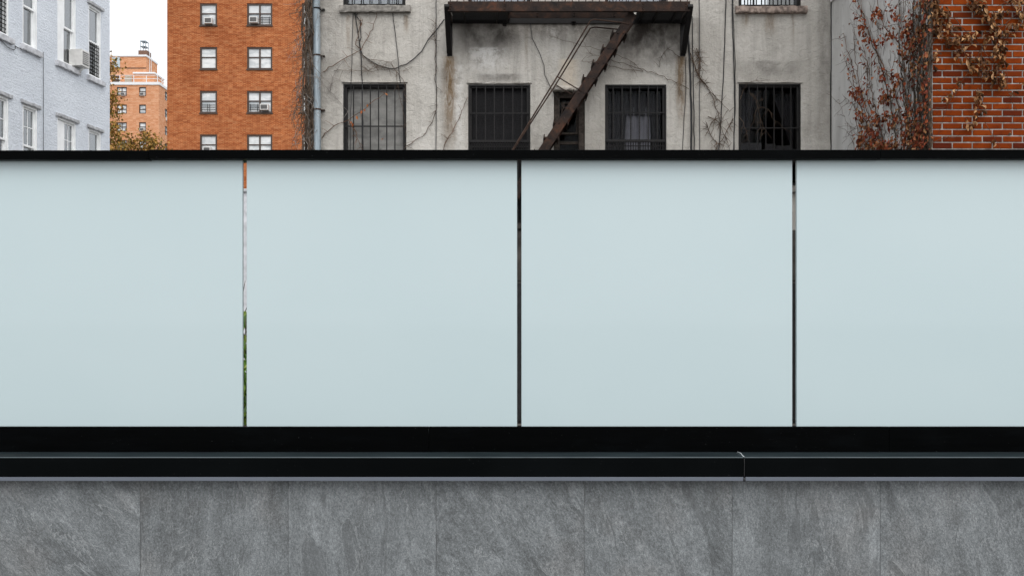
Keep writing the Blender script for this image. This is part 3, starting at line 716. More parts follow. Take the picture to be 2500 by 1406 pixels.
for name, (pa, pb) in cols.items():
    for row, (v0, v1) in enumerate(((VS2, VH2), (VS1, VH1))):
        u0, u1 = lu(pa), lu(pb)
        f = ring(MB(), lf, u0 + .003, u1 - .003, v0 + .003, v1 - .003, .05, -.15, -.012, .06)
        if name == 'W3': f.box(lf, u1 - .36, u1 - .053, v0 + .06, v1 - .06, -.12, -.045)      # boarded half next to the sash
        w_ = f.build('window', M['white'], ph, bevel=.004)
        a, b, c, d = u0 + .053, u1 - (.363 if name == 'W3' else .053), v0 + .063, v1 - .053
        vm_ = (c + d) / 2
        ring(MB(), lf, a, b, vm_ - .02, d, .045, -.10, -.055).build('sash', M['white'], w_)
        ring(MB(), lf, a, b, c, vm_ + .022, .045, -.135, -.103).build('sash', M['white'], w_)
        if row == 1 and name in ('W2', 'W3', 'W1'):
            MB().box(lf, (a + b) / 2 - .009, (a + b) / 2 + .009, vm_ + .025, d - .045, -.09, -.066).build('glazing_bar', M['white'], w_)
            MB().box(lf, a + .045, b - .045, (vm_ + d) / 2 - .009, (vm_ + d) / 2 + .009, -.089, -.067).build('glazing_bar', M['white'], w_)
        MB().box(lf, a + .046, b - .046, vm_ + .026, d - .046, -.082, -.078).build('pane', M['pane'], w_)
        MB().box(lf, a + .046, b - .046, c + .046, vm_ - .025, -.121, -.117).build('pane', M['pane'], w_)
        if name in ('W2', 'W3'): MB().box(lf, a, b, d - .75, d, -.20, -.19).build('roller_blind', M['door_tan'] if row else M['offwhite'], w_)
        drape(lf, a, b, c, d, -.26, 5, .03).build('curtain', M['curtain_dim'] if name != 'W4' else M['curtain'], w_, smooth=True)
        rough_slab(lf, u0 - .10, u1 + .10, v0 - .13, v0 + .003, -.05, .075, hash(name) % 50 if False else row * 7 + int(pa) % 7, .010, 12).build('window_sill', M['painted_sill'], ph)
        rough_slab(lf, u0 - .08, u1 + .08, v1 - .002, v1 + .085, -.05, .050, row * 5 + int(pa) % 5, .008, 12).build('window_hood', M['brow'], ph)
        if (name == 'W4' and row == 0) or (name == 'W1' and row == 0):
            gb = MB()
            for k in range(9 if name == 'W4' else 14):
                z = c + .03 + k * .095; gb.box(lf, a, b, z - .010, z + .010, -.050, -.036)
            for k in range(6):
                x = a + (b - a) * (k + .5) / 6; gb.box(lf, x - .006, x + .006, c, c + (.86 if name == 'W4' else 1.3), -.036, -.026)
            gb.build('window_guard', M['iron_dark'], w_)
def aircon(fr, u, v, wd, ht, n0, n1, label, grp=None, louvre=True):
    root = thing('air_conditioner', fr(u, v, (n0 + n1) / 2), label, 'air conditioner', grp)
    MB().box(fr, u - wd/2, u + wd/2, v, v + ht, n0, n1).build('case', M['offwhite'], root, bevel=.012)
    MB().box(fr, u - wd/2 + .05, u + wd/2 - .05, v + .05, v + ht - .05, n1 - .01, n1 + .004).build('rear_grille', M['grey_grille'], root)
    if louvre:
        for k in range(6):
            z = v + .08 + k * (ht - .14) / 6
            MB().box(fr, u - wd/2 + .05, u + wd/2 - .05, z, z + .018, n1 + .004, n1 + .010).build('louvre', M['offwhite'], root)
    return root
uu = lu(177) - .18
ac = aircon(lf, uu, VS2 + .06, .38, .42, -.10, .25, 'white air conditioner jutting from pale painted house window')
MB().beam(lf(uu, VS2 - .10, .05), lf(uu, VS2 + .06, .2), .03, .03).build('support', M['offwhite'], ac)

# ------------------------------------------------------------------ orange brick tower
TYB = 61.0; tf = front(TYB)
def tx(px): return (px - CX) / F * TYB
def tz(py): return EYE + (HY - py) / F * TYB
tower = thing('brick_tower', (-15, TYB + 6, 0), 'orange brick apartment block with brown framed windows', 'building')
rows = [9 + 106.6 * k for k in range(-1, 5)]
tcols = [(488, 530, 0), (603, 665, 1), (737, 799, 1)]
th = [(tx(a), tx(b), tz(r + 54), tz(r)) for r in rows for a, b, _ in tcols]
tl, tr, tt = tx(408), tx(900), tz(-260)
mb = MB().wall(tf, tl, tr, 0, tt, th, .18)
mb.quad(tf(tl, 0, 0), tf(tl, tt, 0), tf(tl, tt, -14), tf(tl, 0, -14)); mb.quad(tf(tr, 0, 0), tf(tr, 0, -14), tf(tr, tt, -14), tf(tr, tt, 0))
mb.quad(tf(tl, 0, -14), tf(tl, tt, -14), tf(tr, tt, -14), tf(tr, 0, -14)); mb.quad(tf(tl, tt, 0), tf(tr, tt, 0), tf(tr, tt, -14), tf(tl, tt, -14))
mb.build('wall', M['tower_brick'], tower)
MB().box(tf, tl - .05, tr + .05, tt + .003, tt + .3, -14.05, .06).build('coping', M['white_coping'], tower)
for r in rows:
    for a, b, dbl in tcols:
        u0, u1, v0, v1 = tx(a), tx(b), tz(r + 54), tz(r)
        f = ring(MB(), tf, u0 + .004, u1 - .004, v0 + .004, v1 - .004, .10, -.14, -.03, .08)
        um = (u0 + u1) / 2; vm_ = (v0 + v1) / 2 + .06
        parts = [(u0 + .104, u1 - .104)] if not dbl else [(u0 + .104, um - .045), (um + .045, u1 - .104)]
        if dbl: f.box(tf, um - .045, um + .045, v0 + .08, v1 - .1, -.13, -.035)
        w_ = f.build('window', M['brown_frame'], tower)
        for c, d in parts:
            MB().box(tf, c, d, vm_ - .03, vm_ + .03, -.125, -.06).build('meeting_rail', M['brown_frame'], w_)
            MB().box(tf, c, d, vm_ + .03, v1 - .104, -.10, -.09).build('pane', M['shade'], w_)
            MB().box(tf, c, d, v0 + .084, vm_ - .03, -.12, -.11).build('pane', M['shade'], w_)
        MB().box(tf, u0 - .03, u1 + .03, v0 - .07, v0 + .003, -.03, .06).build('window_sill', M['brown_frame'], tower)
        # child guards in some lower sashes
        gd = {(9.0, 603): 1, (222.2, 488): 0, (222.2, 603): 0}.get((round(r, 1), a))
        if gd is not None:
            c, d = parts[gd]; gb = MB()
            for z in (.12, .26, .40): gb.box(tf, c + .02, d - .02, v0 + .08 + z, v0 + .11 + z, -.058, -.04)
            for k in ((.42, .58) if not dbl else (.15, .85)): gb.box(tf, c + (d - c) * k - .015, c + (d - c) * k + .015, v0 + .1, v0 + .55, -.045, -.03)
            gb.build('window_guard', M['iron_dark'], w_)
for px, py, wd, lb in ((511, 46, .48, 'in the upper left single window'), (621, 44, .50, 'in the upper right double window'), (647, 256, .50, 'in the lower right double window'), (508, 360, .46, 'at the fence top in the left single window')):
    aircon(tf, tx(px), tz(py + 15), wd, .36, -.1, .30, 'small air conditioner ' + lb + ' of the orange tower', 'air conditioners of the orange tower', False)

# ------------------------------------------------------------------ far tower
FY_ = 150.0; fr_ = front(FY_)
def ax(px, Y=FY_): return (px - CX) / F * Y
def az(py, Y=FY_): return EYE + (HY - py) / F * Y
far = thing('far_tower', (ax(340), FY_ + 8, 0), 'distant hazy brick tower with white railed roof terrace', 'building')
xr_ = ax(388); xl_ = ax(215); zt_ = az(208)
fh = [(ax(a), ax(b), az(r + 22), az(r)) for r in (213, 256, 299, 342, 385) for a, b in ((285, 309.5), (339.5, 356.5))]
rf = Fr((xr_, FY_, 0), (0, 1, 0), (1, 0, 0))
sh = [(2.6, 4.1, az(r + 22), az(r)) for r in (213, 256, 299, 342, 385)]
mb = MB().wall(fr_, xl_, xr_, 0, zt_, fh, .3).wall(rf, 0, 14, 0, zt_, sh, .3)
mb.quad(fr_(xl_, zt_, 0), fr_(xr_, zt_, 0), fr_(xr_, zt_, -14), fr_(xl_, zt_, -14)); mb.quad(fr_(xl_, 0, 0), fr_(xl_, zt_, 0), fr_(xl_, zt_, -14), fr_(xl_, 0, -14))
mb.quad(fr_(xl_, 0, -14), fr_(xl_, zt_, -14), fr_(xr_, zt_, -14), fr_(xr_, 0, -14)); mb.build('wall', M['far_brick'], far)
MB().box(fr_, xl_ - .1, xr_ + .12, zt_ + .003, zt_ + .42, -14, .12).build('parapet', M['white_coping'], far)
for fr2, hs_ in ((fr_, fh), (rf, sh)):
    for u0, u1, v0, v1 in hs_:
        f = ring(MB(), fr2, u0 + .01, u1 - .01, v0 + .01, v1 - .01, .11, -.25, -.08)
        if u1 - u0 > 1.2: f.box(fr2, (u0+u1)/2 - .05, (u0+u1)/2 + .05, v0 + .1, v1 - .1, -.24, -.09)
        f.box(fr2, u0 + .1, u1 - .1, (v0+v1)/2 - .05, (v0+v1)/2 + .05, -.23, -.1)
        w_ = f.build('window', M['brown_frame'], far)
        MB().box(fr2, u0 + .11, u1 - .11, v0 + .11, v1 - .11, -.20, -.18).build('pane', M['shade'], w_)
rl = MB()
railing = MB(); zr_ = zt_ + .42
for px in (268, 292, 326, 357, 384):
    x = ax(px); MB().box(fr_, x - .04, x + .04, zr_, zr_ + 1.05, -.12, -.04).build('railing_post', M['white_coping'], far)
for k in range(4): MB().box(rf, 1.5 + 3 * k, 1.58 + 3 * k, zr_, zr_ + 1.05, -.12, -.04).build('railing_post', M['white_coping'], far)
for h_ in (.5, 1.02):
    MB().box(fr_, xl_, xr_ - .03, zr_ + h_, zr_ + h_ + .06, -.11, -.05).build('railing_bar', M['white_coping'], far)
    MB().box(rf, .03, 14, zr_ + h_, zr_ + h_ + .06, -.11, -.05).build('railing_bar', M['white_coping'], far)
PY = 153.0; pf = front(PY)
px0, px1 = ax(215, PY), ax(357, PY); zp = az(139, PY)
MB().box(pf, px0, px1, zt_, zp, -4.8, 0).build('penthouse', M['far_brick'], far)
MB().box(pf, px0 - .1, px1 + .1, zp + .003, zp + .28, -4.9, .12).build('penthouse_coping', M['white_coping'], far)
MB().box(pf, px0, px1 + .02, az(168, PY), az(168, PY) + .12, .002, .05).build('string_course', M['brown_frame'], far)
MB().box(pf, ax(326, 152), ax(377, 152), zt_ + .42, az(181, 152), -3, 1.0).build('vestibule', M['far_brick'], far)
MB().box(pf, ax(325, 152), ax(379, 152), az(181, 152) + .003, az(178, 152) + .05, -3.1, 1.15).build('vestibule_roof', M['white_coping'], far)
MB().box(pf, ax(273, PY), ax(293, PY), az(165, PY), az(141, PY), .003, .06).build('wall_panel', M['panel_blue'], far)
MB().box(pf, ax(276, PY), ax(292, PY), az(202, PY), az(186, PY), .003, .05).build('window', M['brown_frame'], far)
MB().box(pf, ax(305, PY), ax(322, PY), zt_ + .42, az(185, PY), .003, .06).build('door', M['door_tan'], far)
ch = MB().box(pf, ax(334, PY), ax(356, PY), zp + .29, az(121, PY), -2.2, -.6).build('chimney', M['chimney'], far)
cg = MB()
for x in (ax(338, PY), ax(344.5, PY), ax(351, PY)):
    for n_ in (-.8, -2.0): cg.box(pf, x - .035, x + .035, az(121, PY), az(97, PY), n_ - .035, n_ + .035)
for py in (97, 110): cg.box(pf, ax(337.5, PY), ax(351.5, PY), az(py, PY) - .05, az(py, PY) + .05, -2.05, -.75)
cg.build('chimney_cage', M['galv'], ch)
lad = MB()
for y in (1.2, 1.9): lad.box(Fr((px1, PY, 0), (0, 1, 0), (1, 0, 0)), y - .04, y + .04, zt_ + .4, zp + 1.2, .05, .12)
lad.build('ladder', M['white_coping'], far)
for px, py, lb in ((301, 227, 'in the topmost double window of the far tower'), (348, 227, 'in the topmost single window of the far tower'), (348, 313, 'in the third-row single window of the far tower'), (282, 150, 'on the pale blue panel of the far tower penthouse')):
    Yq = FY_ if py > 200 else PY
    aircon(front(Yq), ax(px, Yq), az(py + 8, Yq), .62, .45, -.1 if py > 200 else .06, .35, 'tiny white air conditioner ' + lb, 'air conditioners of the far tower', False)
q = aircon(rf, 3.3, az(285), .62, .5, -.1, .5, 'tiny white air conditioner on the side of the far tower', 'air conditioners of the far tower', False)

# ------------------------------------------------------------------ plants
def wiggle(pts, step, amp, r):
    out = [Vector(pts[0])]
    for a, b in zip(pts, pts[1:]):
        a, b = Vector(a), Vector(b); n_ = max(1, int((b - a).length / step))
        for k in range(1, n_ + 1):
            p_ = a.lerp(b, k / n_); 
            if k < n_: p_ = p_ + Vector((r.gauss(0, amp), r.gauss(0, amp * .3), r.gauss(0, amp)))
            out.append(p_)
    return out
def leaf_mesh(name, mat_, L_, W_, curl, fold, seed):
    r = random.Random(seed); mb = MB(); n_ = 4; rows_ = []
    for k in range(n_ + 1):
        t = k / n_; wd = W_ * (0.12, .85, 1.0, .62, .02)[k] / 2
        y = -curl * math.sin(t * 2.2) * L_; z = -t * L_
        rows_.append((Vector((-wd, y - fold * wd + r.uniform(-.1, .1) * wd, z + r.uniform(-.06, .06) * L_)), Vector((0, y + fold * wd, z)), Vector((wd, y - fold * wd + r.uniform(-.3, .3) * wd, z + r.uniform(-.06, .06) * L_))))
    for a, b in zip(rows_, rows_[1:]):
        mb.quad(a[0], a[1], b[1], b[0]); mb.quad(a[1], a[2], b[2], b[1])
    return mb.mesh(name, mat_, True)
def leafM(p, r, sc, spread=.9):
    return Matrix.Translation(p) @ Matrix.Rotation(r.uniform(-1.5, 1.5), 4, 'Z') @ Matrix.Rotation(r.gauss(0, spread * .6), 4, 'Y') @ Matrix.Rotation(r.uniform(-.7, .5), 4, 'X') @ Matrix.Scale(sc, 4)
def add_leaf(mb, me, Mx):
    i = len(mb.v); mb.v += [Mx @ v.co for v in me.vertices]; mb.f += [tuple(i + k for k in p_.vertices) for p_ in me.polygons]

# autumn trees between the houses
def tree(name, label, base, height, crown, n_, seed, lsz):
    r = random.Random(seed); t = thing(name, base, label, 'tree', None)
    b = Vector(base); tk = MB(); mid = b + Vector((0, 0, height * .45))
    tk.tube([b, b + Vector((.1, 0, height * .25)), mid, b + Vector((-.1, .1, height * .75))], .22, .05, 8)
    cl = []
    for c, rad in crown:
        c = Vector(c); tk.tube(wiggle([mid + Vector((0, 0, r.uniform(-1, 1))), mid.lerp(c, .6) + Vector((0, 0, .3)), c], .5, .08, r), .07, .015, 5); cl.append((c, Vector(rad)))
        for q in range(10):
            e = c + Vector((r.uniform(-1, 1) * rad[0], r.uniform(-1, 1) * rad[1], r.uniform(-1, 1) * rad[2])) * .9
            tk.tube(wiggle([c, e], .3, .05, r), .022, .005, 4)
    tk.build('trunk', M['bark'], t, smooth=True)
    mb = MB()
    subs = []
    for c, rad in cl:
        for _ in range(34): 
            d = Vector((r.gauss(0, 1), r.gauss(0, 1), r.gauss(0, 1))).normalized() * r.random() ** .4
            subs.append((c + Vector((d.x * rad.x, d.y * rad.y, d.z * rad.z)), r.uniform(.18, .46)))
    for k in range(n_):
        c, s = r.choice(subs); p_ = c + Vector((r.gauss(0, s * .55), r.gauss(0, s * .55), r.gauss(0, s * .45)))
        Mx = Matrix.Translation(p_) @ Matrix.Rotation(r.uniform(0, 6.3), 4, 'Z') @ Matrix.Rotation(r.uniform(-1.2, 1.2), 4, 'X')
        s = lsz * r.uniform(.6, 1.25); mb.quad(*[Mx @ Vector(v) for v in ((-s*.5, 0, 0), (0, -s*.15, -s*.5), (s*.5, 0, -.1*s), (0, s*.15, s*.5))])
    tag(mb.build('crown', M['leaf_autumn'], t, weld=False), kind='stuff')
    return t
def T(px, py, Y=52): return tuple(P(px, py, Y))
tree('autumn_tree', 'tall autumn tree with ochre leaves beside the pale painted house', (P(235, 790, 52).x, 52, 0), 15.5,
     [(T(258, 180), (.75, 1, 1.15)), (T(255, 260), (.8, 1, 1.0)), (T(262, 320), (.9, 1, .9)), (T(268, 370), (1.0, 1, .9)), (T(200, 240), (1.4, 1.5, 1.8)), (T(215, 340), (1.4, 1.5, 1.4)), (T(245, 430), (1.3, 1.4, 1.0))], 5400, 3, .125)
tree('autumn_tree', 'low green and ochre autumn tree in front of far tower', (P(345, 790, 55).x, 55, 0), 10.5,
     [(T(300, 370, 55), (.8, 1, .55)), (T(335, 378, 55), (.75, 1, .7)), (T(368, 366, 55), (.65, .9, .62)), (T(388, 364, 55), (.6, .8, .65)), (T(320, 350, 55), (.5, .7, .5)), (T(362, 342, 55), (.35, .5, .45)), (T(345, 430, 55), (1.5, 1.4, 1.1))], 2300, 5, .12)

# dead vine bundle on the left corner of the grey house
def twiggy(mb, path, r, n_, ln, rad, flat=True, droop=0):
    for _ in range(n_):
        k = r.randrange(1, len(path)); a = path[k]
        d = Vector((r.uniform(-1, 1), r.uniform(-.5, .02) if flat else r.uniform(-1, 1), r.uniform(-1, 1) - droop)).normalized()
        L_ = ln * r.uniform(.35, 1.2); mb.tube(wiggle([a, a + d * L_ * .5, a + d * L_ + Vector((0, 0, -.1 * L_))], .05, .012, r), rad, rad * .4, 3)
def Gp(px, py, off=.03): return P(px, py, GYB - off)
r = random.Random(11)
dv = thing('dead_vine', Gp(755, 1015, .1), 'thick tangle of dead brown vine climbing grey house corner beside downpipe', 'vine')
for k in range(7):
    x0 = 742 + k * 3.6; pts = [Gp(x0 + r.uniform(-4, 4) + 4, 1010, .08)] + [Gp(x0 + r.uniform(-6, 6) + (3 if py > 200 else 0), py, r.uniform(.03, .16)) for py in (700, 500, 380, 320, 260, 200, 140, 80, 20, -40, -120)]
    MB().tube(wiggle(pts, .12, .014, r), r.uniform(.014, .034), .010, 5).build('stem', M['bark'] if k % 2 else M['twig'], dv, smooth=True)
tg = MB()
for k in range(230):
    py = r.uniform(-40, 470); x = r.gauss(748, 9)
    ln = r.uniform(15, 70); p0 = Gp(x, py, r.uniform(.02, .2)); p2 = Gp(x + r.gauss(-4, 13), py + ln, r.uniform(.02, .28)); p1 = p0.lerp(p2, .5) + Vector((r.gauss(-.03, .07), r.uniform(-.08, .02), r.gauss(0, .04)))
    tg.tube(wiggle([p0, p1, p2], .06, .010, r), r.uniform(.003, .0075), .002, 3)
for k in range(60):
    py = r.choice([20, 60, 230, 250, 300, 150]) + r.gauss(0, 30); p0 = Gp(r.uniform(735, 760), py, .12); p1 = Gp(r.uniform(706, 738), py + r.uniform(-5, 45), r.uniform(.1, .35)); p2 = p1 + Vector((r.gauss(-.05, .07), r.gauss(0, .05), r.gauss(-.05, .12)))
    tg.tube(wiggle([p0, p1, p2], .06, .014, r), .0045, .0018, 3)
tag(tg.build('twigs', M['twig'], dv), kind='stuff')
tg = MB()
for k in range(80):
    py = r.uniform(-20, 380); x = r.uniform(716, 790); p0 = Gp(x, py, r.uniform(.1, .25)); p2 = Gp(x + r.gauss(0, 18), py + r.uniform(-10, 55), r.uniform(.12, .25))
    tg.tube(wiggle([p0, p0.lerp(p2, .5) + Vector((r.gauss(0, .05), 0, r.gauss(0, .05))), p2], .06, .010, r), .0045, .002, 3)
tag(tg.build('pale_twigs', M['twig_grey'], dv), kind='stuff')

leafO = [leaf_mesh('leaf', M['leaf_orange'], .07, .045, .25, .4, k) for k in range(3)]
def vine(name, label, paths, mat_, rad, tw, seed, leaves=(), cat='vine'):
    r = random.Random(seed); base = Gp(*paths[0][0]); t = thing(name, base, label, cat)
    mbt = MB()
    for pth in paths:
        ps = wiggle([Gp(px, py, .028 if len(p_) == 2 else p_[2]) for p_ in pth for px, py in [p_[:2]]], .07, .010, r)
        MB().tube(ps, rad * .72, rad * .34, 5).build('stem', mat_, t, smooth=True)
        twiggy(mbt, ps, r, tw, .16, rad * .45)
    if tw: tag(mbt.build('twigs', mat_, t), kind='stuff')
    for px, py in leaves: inst('leaf', r.choice(leafO), t, leafM(Gp(px, py, .06), r, r.uniform(.7, 1.2)))
    return t
vine('vine', 'bare brown vine arching from downpipe up to left upper sill', [[(785, 178), (830, 150), (858, 135), (882, 122), (900, 90), (912, 60), (920, 40), (916, 20)], [(882, 122), (868, 110), (875, 80), (885, 50)]], M['twig_red'], .0095, 9, 21)
vine('vine', 'brown vine with orange leaves crossing the left barred window', [[(786, 338), (800, 322), (815, 308), (850, 294), (880, 274, .05), (905, 252, .05), (940, 228, .05)], [(852, 294), (868, 320, .05), (880, 360, .05)]], M['twig_red'], .0095, 10, 22, [(940, 228), (898, 255), (890, 266), (871, 283), (857, 296), (860, 300), (884, 270), (937, 338)])
vine('vine', 'pale grey vine descending from downpipe to left barred window', [[(756, 183, .15), (782, 195, .16), (806, 225), (830, 250), (850, 272)], [(806, 222), (812, 190), (826, 165), (848, 142)], [(800, 212), (808, 208)]], M['twig_grey'], .0070, 8, 23)
vine('vine', 'long thin vine beside grey conduit left of the fire escape', [[(985, 366), (1010, 345), (1040, 325), (1055, 300), (1064, 270), (1064, 180), (1062, 100), (1064, 45)]], M['twig'], .0085, 34, 24)
vine('vine', 'short curved vine left of the middle barred window', [[(1083, 368), (1092, 340), (1112, 305), (1125, 280), (1136, 250), (1142, 237)]], M['twig_red'], .0085, 10, 25)
vine('vine', 'thin forked vine spreading behind the fire escape stair', [[(1682, 218), (1640, 196), (1600, 180), (1560, 168), (1540, 150), (1500, 132), (1460, 122), (1400, 105), (1340, 88)], [(1570, 173), (1530, 158), (1490, 146), (1430, 130)], [(1570, 175), (1520, 170), (1480, 158), (1450, 149), (1420, 150)], [(1660, 140), (1630, 120), (1615, 140), (1610, 165)]], M['twig'], .0070, 12, 26)
vine('vine', 'dense dry vine hanging diagonally right of the cable bundle', [[(1686, 130), (1698, 165), (1712, 195), (1735, 225), (1760, 250), (1778, 268), (1781, 273)], [(1690, 150), (1705, 185), (1730, 215), (1745, 250), (1755, 285), (1765, 325), (1782, 368)], [(1700, 118), (1708, 150), (1705, 180), (1718, 205)], [(1710, 170), (1709, 150), (1700, 130)], [(1725, 300), (1735, 330), (1750, 350), (1752, 368)], [(1790, 290), (1770, 330), (1756, 350), (1745, 368)], [(1728, 285), (1745, 292), (1758, 302)]], M['twig'], .0105, 24, 27)
vine('vine', 'twisted bare vine in front of the right barred window', [[(1806, 245), (1815, 220), (1825, 205), (1845, 197), (1880, 196)], [(1830, 226, .05), (1845, 240, .05), (1850, 262, .05), (1856, 290, .05), (1870, 320, .05), (1886, 340, .05)], [(1832, 230, .05), (1848, 245, .05), (1860, 245, .05)], [(1850, 265, .05), (1862, 262, .05), (1876, 268, .05), (1892, 295, .05), (1910, 312, .05), (1935, 326, .05)], [(1850, 262, .05), (1842, 280, .05), (1839, 300, .05)], [(1804, 285), (1816, 300, .05), (1825, 340, .05)], [(1856, 290, .05), (1860, 320, .05), (1855, 342, .05)]], M['twig'], .0062, 5, 28)
vine('vine', 'tangled thin vine lying along the drooping black cable', [[(880, 130), (900, 150), (930, 165), (960, 172), (995, 172), (1005, 165)], [(900, 145), (930, 148), (955, 152), (968, 175), (985, 195), (990, 240)], [(968, 175), (972, 210), (978, 250, .05), (988, 290), (990, 340)], [(815, 174), (860, 172), (900, 174), (950, 170)], [(880, 160), (895, 170)], [(925, 160), (918, 165), (905, 170)]], M['twig'], .0060, 14, 29)

# cables and conduits, each its own run
def cable(label, pts, rad, mat_='cable', name='cable', off=.022, sub=0):
    r = random.Random(len(label)); ps = [Gp(p_[0], p_[1], off if len(p_) == 2 else p_[2]) for p_ in pts]
    out = [ps[0]]
    for a, b in zip(ps, ps[1:]):
        n_ = max(1, int((b - a).length / .15)); out += [a.lerp(b, (k + 1) / n_) + Vector((r.gauss(0, .003), 0, 0)) for k in range(n_)]
    tag(MB().tube(out, rad, n=5).build(name, M[mat_], smooth=True), label, name)
cable('thin straight wire above and across the left barred window', [(862, 30), (860, 120), (857, 205), (856, 300, .04), (855, 460, .04)], .0055)
cable('black cable dropping from upper left sill into the left barred window', [(866, 32), (874, 80), (879, 115), (882, 150), (884, 205), (886, 300, .045), (888, 460, .045)], .009)
cable('kinked black cable below the upper left sill', [(872, 34), (870, 40), (879, 52), (880, 75), (882, 92), (877, 105), (880, 128)], .008)
cable('slanting thin black wire right of upper left window', [(957, -20), (959, 40), (968, 110), (977, 203)], .0065)
cable('drooping black cable from upper left sill to fire escape bracket', [(879, 118), (886, 135), (905, 150), (925, 160), (950, 168), (965, 168), (976, 162), (993, 157), (1010, 145), (1030, 125), (1045, 98), (1062, 78), (1085, 48)], .0085)
cable('straight grey conduit down the wall left of the fire escape', [(1065, -120), (1065, 120), (1065, 1000)], .008, 'conduit', 'conduit')
cable('pale looping wire under the balcony left of the stair', [(1294, 45), (1300, 95), (1318, 130), (1328, 160), (1330, 185), (1345, 215), (1362, 245), (1380, 275)], .0055)
cable('thick black cable of the bundle right of the fire escape', [(1679, 80), (1684, 140), (1688, 250), (1691, 700)], .017)
cable('thin black cable on the right edge of the cable bundle', [(1690, 40), (1692, 140), (1694, 250), (1696, 700)], .008)
cable('loose thin wire left of the cable bundle', [(1675, 140), (1674, 230), (1670, 290), (1666, 365), (1664, 600)], .0055)
cable('straight grey conduit right of the cable bundle', [(1707, -120), (1708, 120), (1709, 1000)], .008, 'conduit', 'conduit')
cable('sagging black wire between the vine and the right windows', [(1774, -60), (1770, 80), (1766, 200), (1760, 290), (1754, 400), (1750, 600)], .0085)
cable('left strand of the paired black wires beside right window', [(1787, -60), (1788, 60), (1792, 160), (1794, 260), (1791, 400), (1788, 600)], .0085)
cable('right strand of the paired black wires beside right window', [(1789.5, -60), (1791, 60), (1795, 160), (1795.5, 260), (1792, 330), (1793, 400), (1797, 600)], .006)
# dark joint where the two houses meet
cable('dark tarred joint strip in the corner right of the grey house', [(2029, -120), (2029.5, 120), (2028, 250), (2029, 900)], .010, 'cable', 'joint_strip', .006)
pts = [lf(lu(104), lz(104, py), .02) for py in (128, 200, 260, 330, 500)]
tag(MB().tube(pts, .006, n=5).build('cable', M['cable'], smooth=True), 'black cable down the pale painted house wall', 'cable')
pts = [lf(lu(px), lz(px, py), .03) for px, py in ((-10, 92), (4, 104), (15, 116), (30, 123), (35, 119), (33, 112), (50, 120), (100, 135))]
tag(MB().tube(wiggle(pts, .12, .01, rnd), .008, n=5).build('cable', M['cable'], smooth=True), 'loose looping cable under the leftmost upper window', 'cable')

# ivy on the cement side wall and the brick front
def Sp(px, py, off=.02):
    Y = XS * F / (px - CX); return Vector((XS - off, Y, EYE + (HY - py) / F * Y))
def Bp(px, py, off=.02): return P(px, py, YB - off)
def both(px, py, off=.02): return Sp(px, py, off) if px < 2274 else Bp(px, py, off)
leafR = [leaf_mesh('leaf', M['leaf_red'], .070, .042, .3, .5, 40 + k) for k in range(4)]
leafT = [leaf_mesh('leaf', M['leaf_tan'], .085, .038, .5, .9, 50 + k) for k in range(5)]
r = random.Random(77)
iv = thing('ivy', Sp(2250, 1000), 'withered red-brown ivy fanning over the cement side wall', 'ivy')
stems = [
    ([(2135, 420), (2128, 340), (2112, 290), (2098, 230), (2082, 160), (2064, 82)], .009, .35),
    ([(2150, 420), (2132, 300), (2100, 190), (2092, 130), (2090, 30)], .008, .1),
    ([(2150, 420), (2140, 330), (2122, 230), (2120, 150), (2112, 110)], .009, .5),
    ([(2180, 420), (2150, 310), (2135, 240), (2129, 190), (2128, 140)], .010, .9),
    ([(2195, 420), (2190, 330), (2178, 240), (2160, 170), (2140, 120), (2125, 80), (2108, 40), (2095, -20)], .012, 1.0),
    ([(2215, 420), (2205, 300), (2180, 190), (2150, 140), (2118, 60), (2100, -20)], .009, .2),
    ([(2225, 420), (2215, 250), (2205, 150), (2200, 60), (2198, -20)], .012, .6),
    ([(2240, 420), (2222, 300), (2212, 180), (2200, 110), (2165, 70), (2150, 20), (2145, -30)], .010, .35),
    ([(2245, 420), (2238, 280), (2232, 160), (2236, 80), (2240, -20)], .016, .5),
    ([(2258, 420), (2250, 300), (2246, 180), (2252, 80), (2255, -30)], .020, .5),
    ([(2268, 420), (2264, 300), (2262, 200), (2266, 100), (2268, -30)], .024, .6),
    ([(2232, 420), (2226, 330), (2220, 250), (2226, 200), (2250, 150), (2262, 80)], .012, .9),
    ([(2170, 420), (2160, 360), (2150, 320), (2146, 270)], .009, .9),
    ([(2110, 420), (2104, 370), (2085, 215), (2070, 150), (2062, 125)], .006, .0),
    ([(2130, 420), (2095, 270), (2075, 245), (2062, 230)], .005, .0),
    ([(2095, 420), (2080, 310), (2065, 280), (2055, 245)], .004, .0),
    ([(2238, 420), (2232, 350), (2236, 290), (2240, 270)], .013, .8), ([(2262, 420), (2258, 360), (2255, 290)], .015, 1.0), ([(2279, 420), (2276, 340), (2279, 250), (2275, 160), (2279, 60), (2276, -30)], .018, .7), ([(2272, 420), (2274, 320), (2270, 220), (2275, 120), (2271, -20)], .014, .8)]
cand = []; tw = MB()
for pts, rad, dens in stems:
    ps = wiggle([Sp(px, py, r.uniform(.015, .05)) for px, py in pts], .08, .012, r)
    MB().tube(ps, rad, rad * .4, 5).build('stem', M['bark'] if rad > .011 else M['twig_red'], iv, smooth=True)
    twiggy(tw, ps, r, 16, .32, .0045, False)
    for k in range(1, len(ps)):
        low = ps[k].z < Sp(2200, 280).z
        for _ in range(int(dens * (1.9 if not low else 3.0) + r.random())):
            cand.append((ps[k] + Vector((-r.uniform(.01, .09), r.gauss(0, .045), r.gauss(0, .05))), r.uniform(.55, 1.25)))
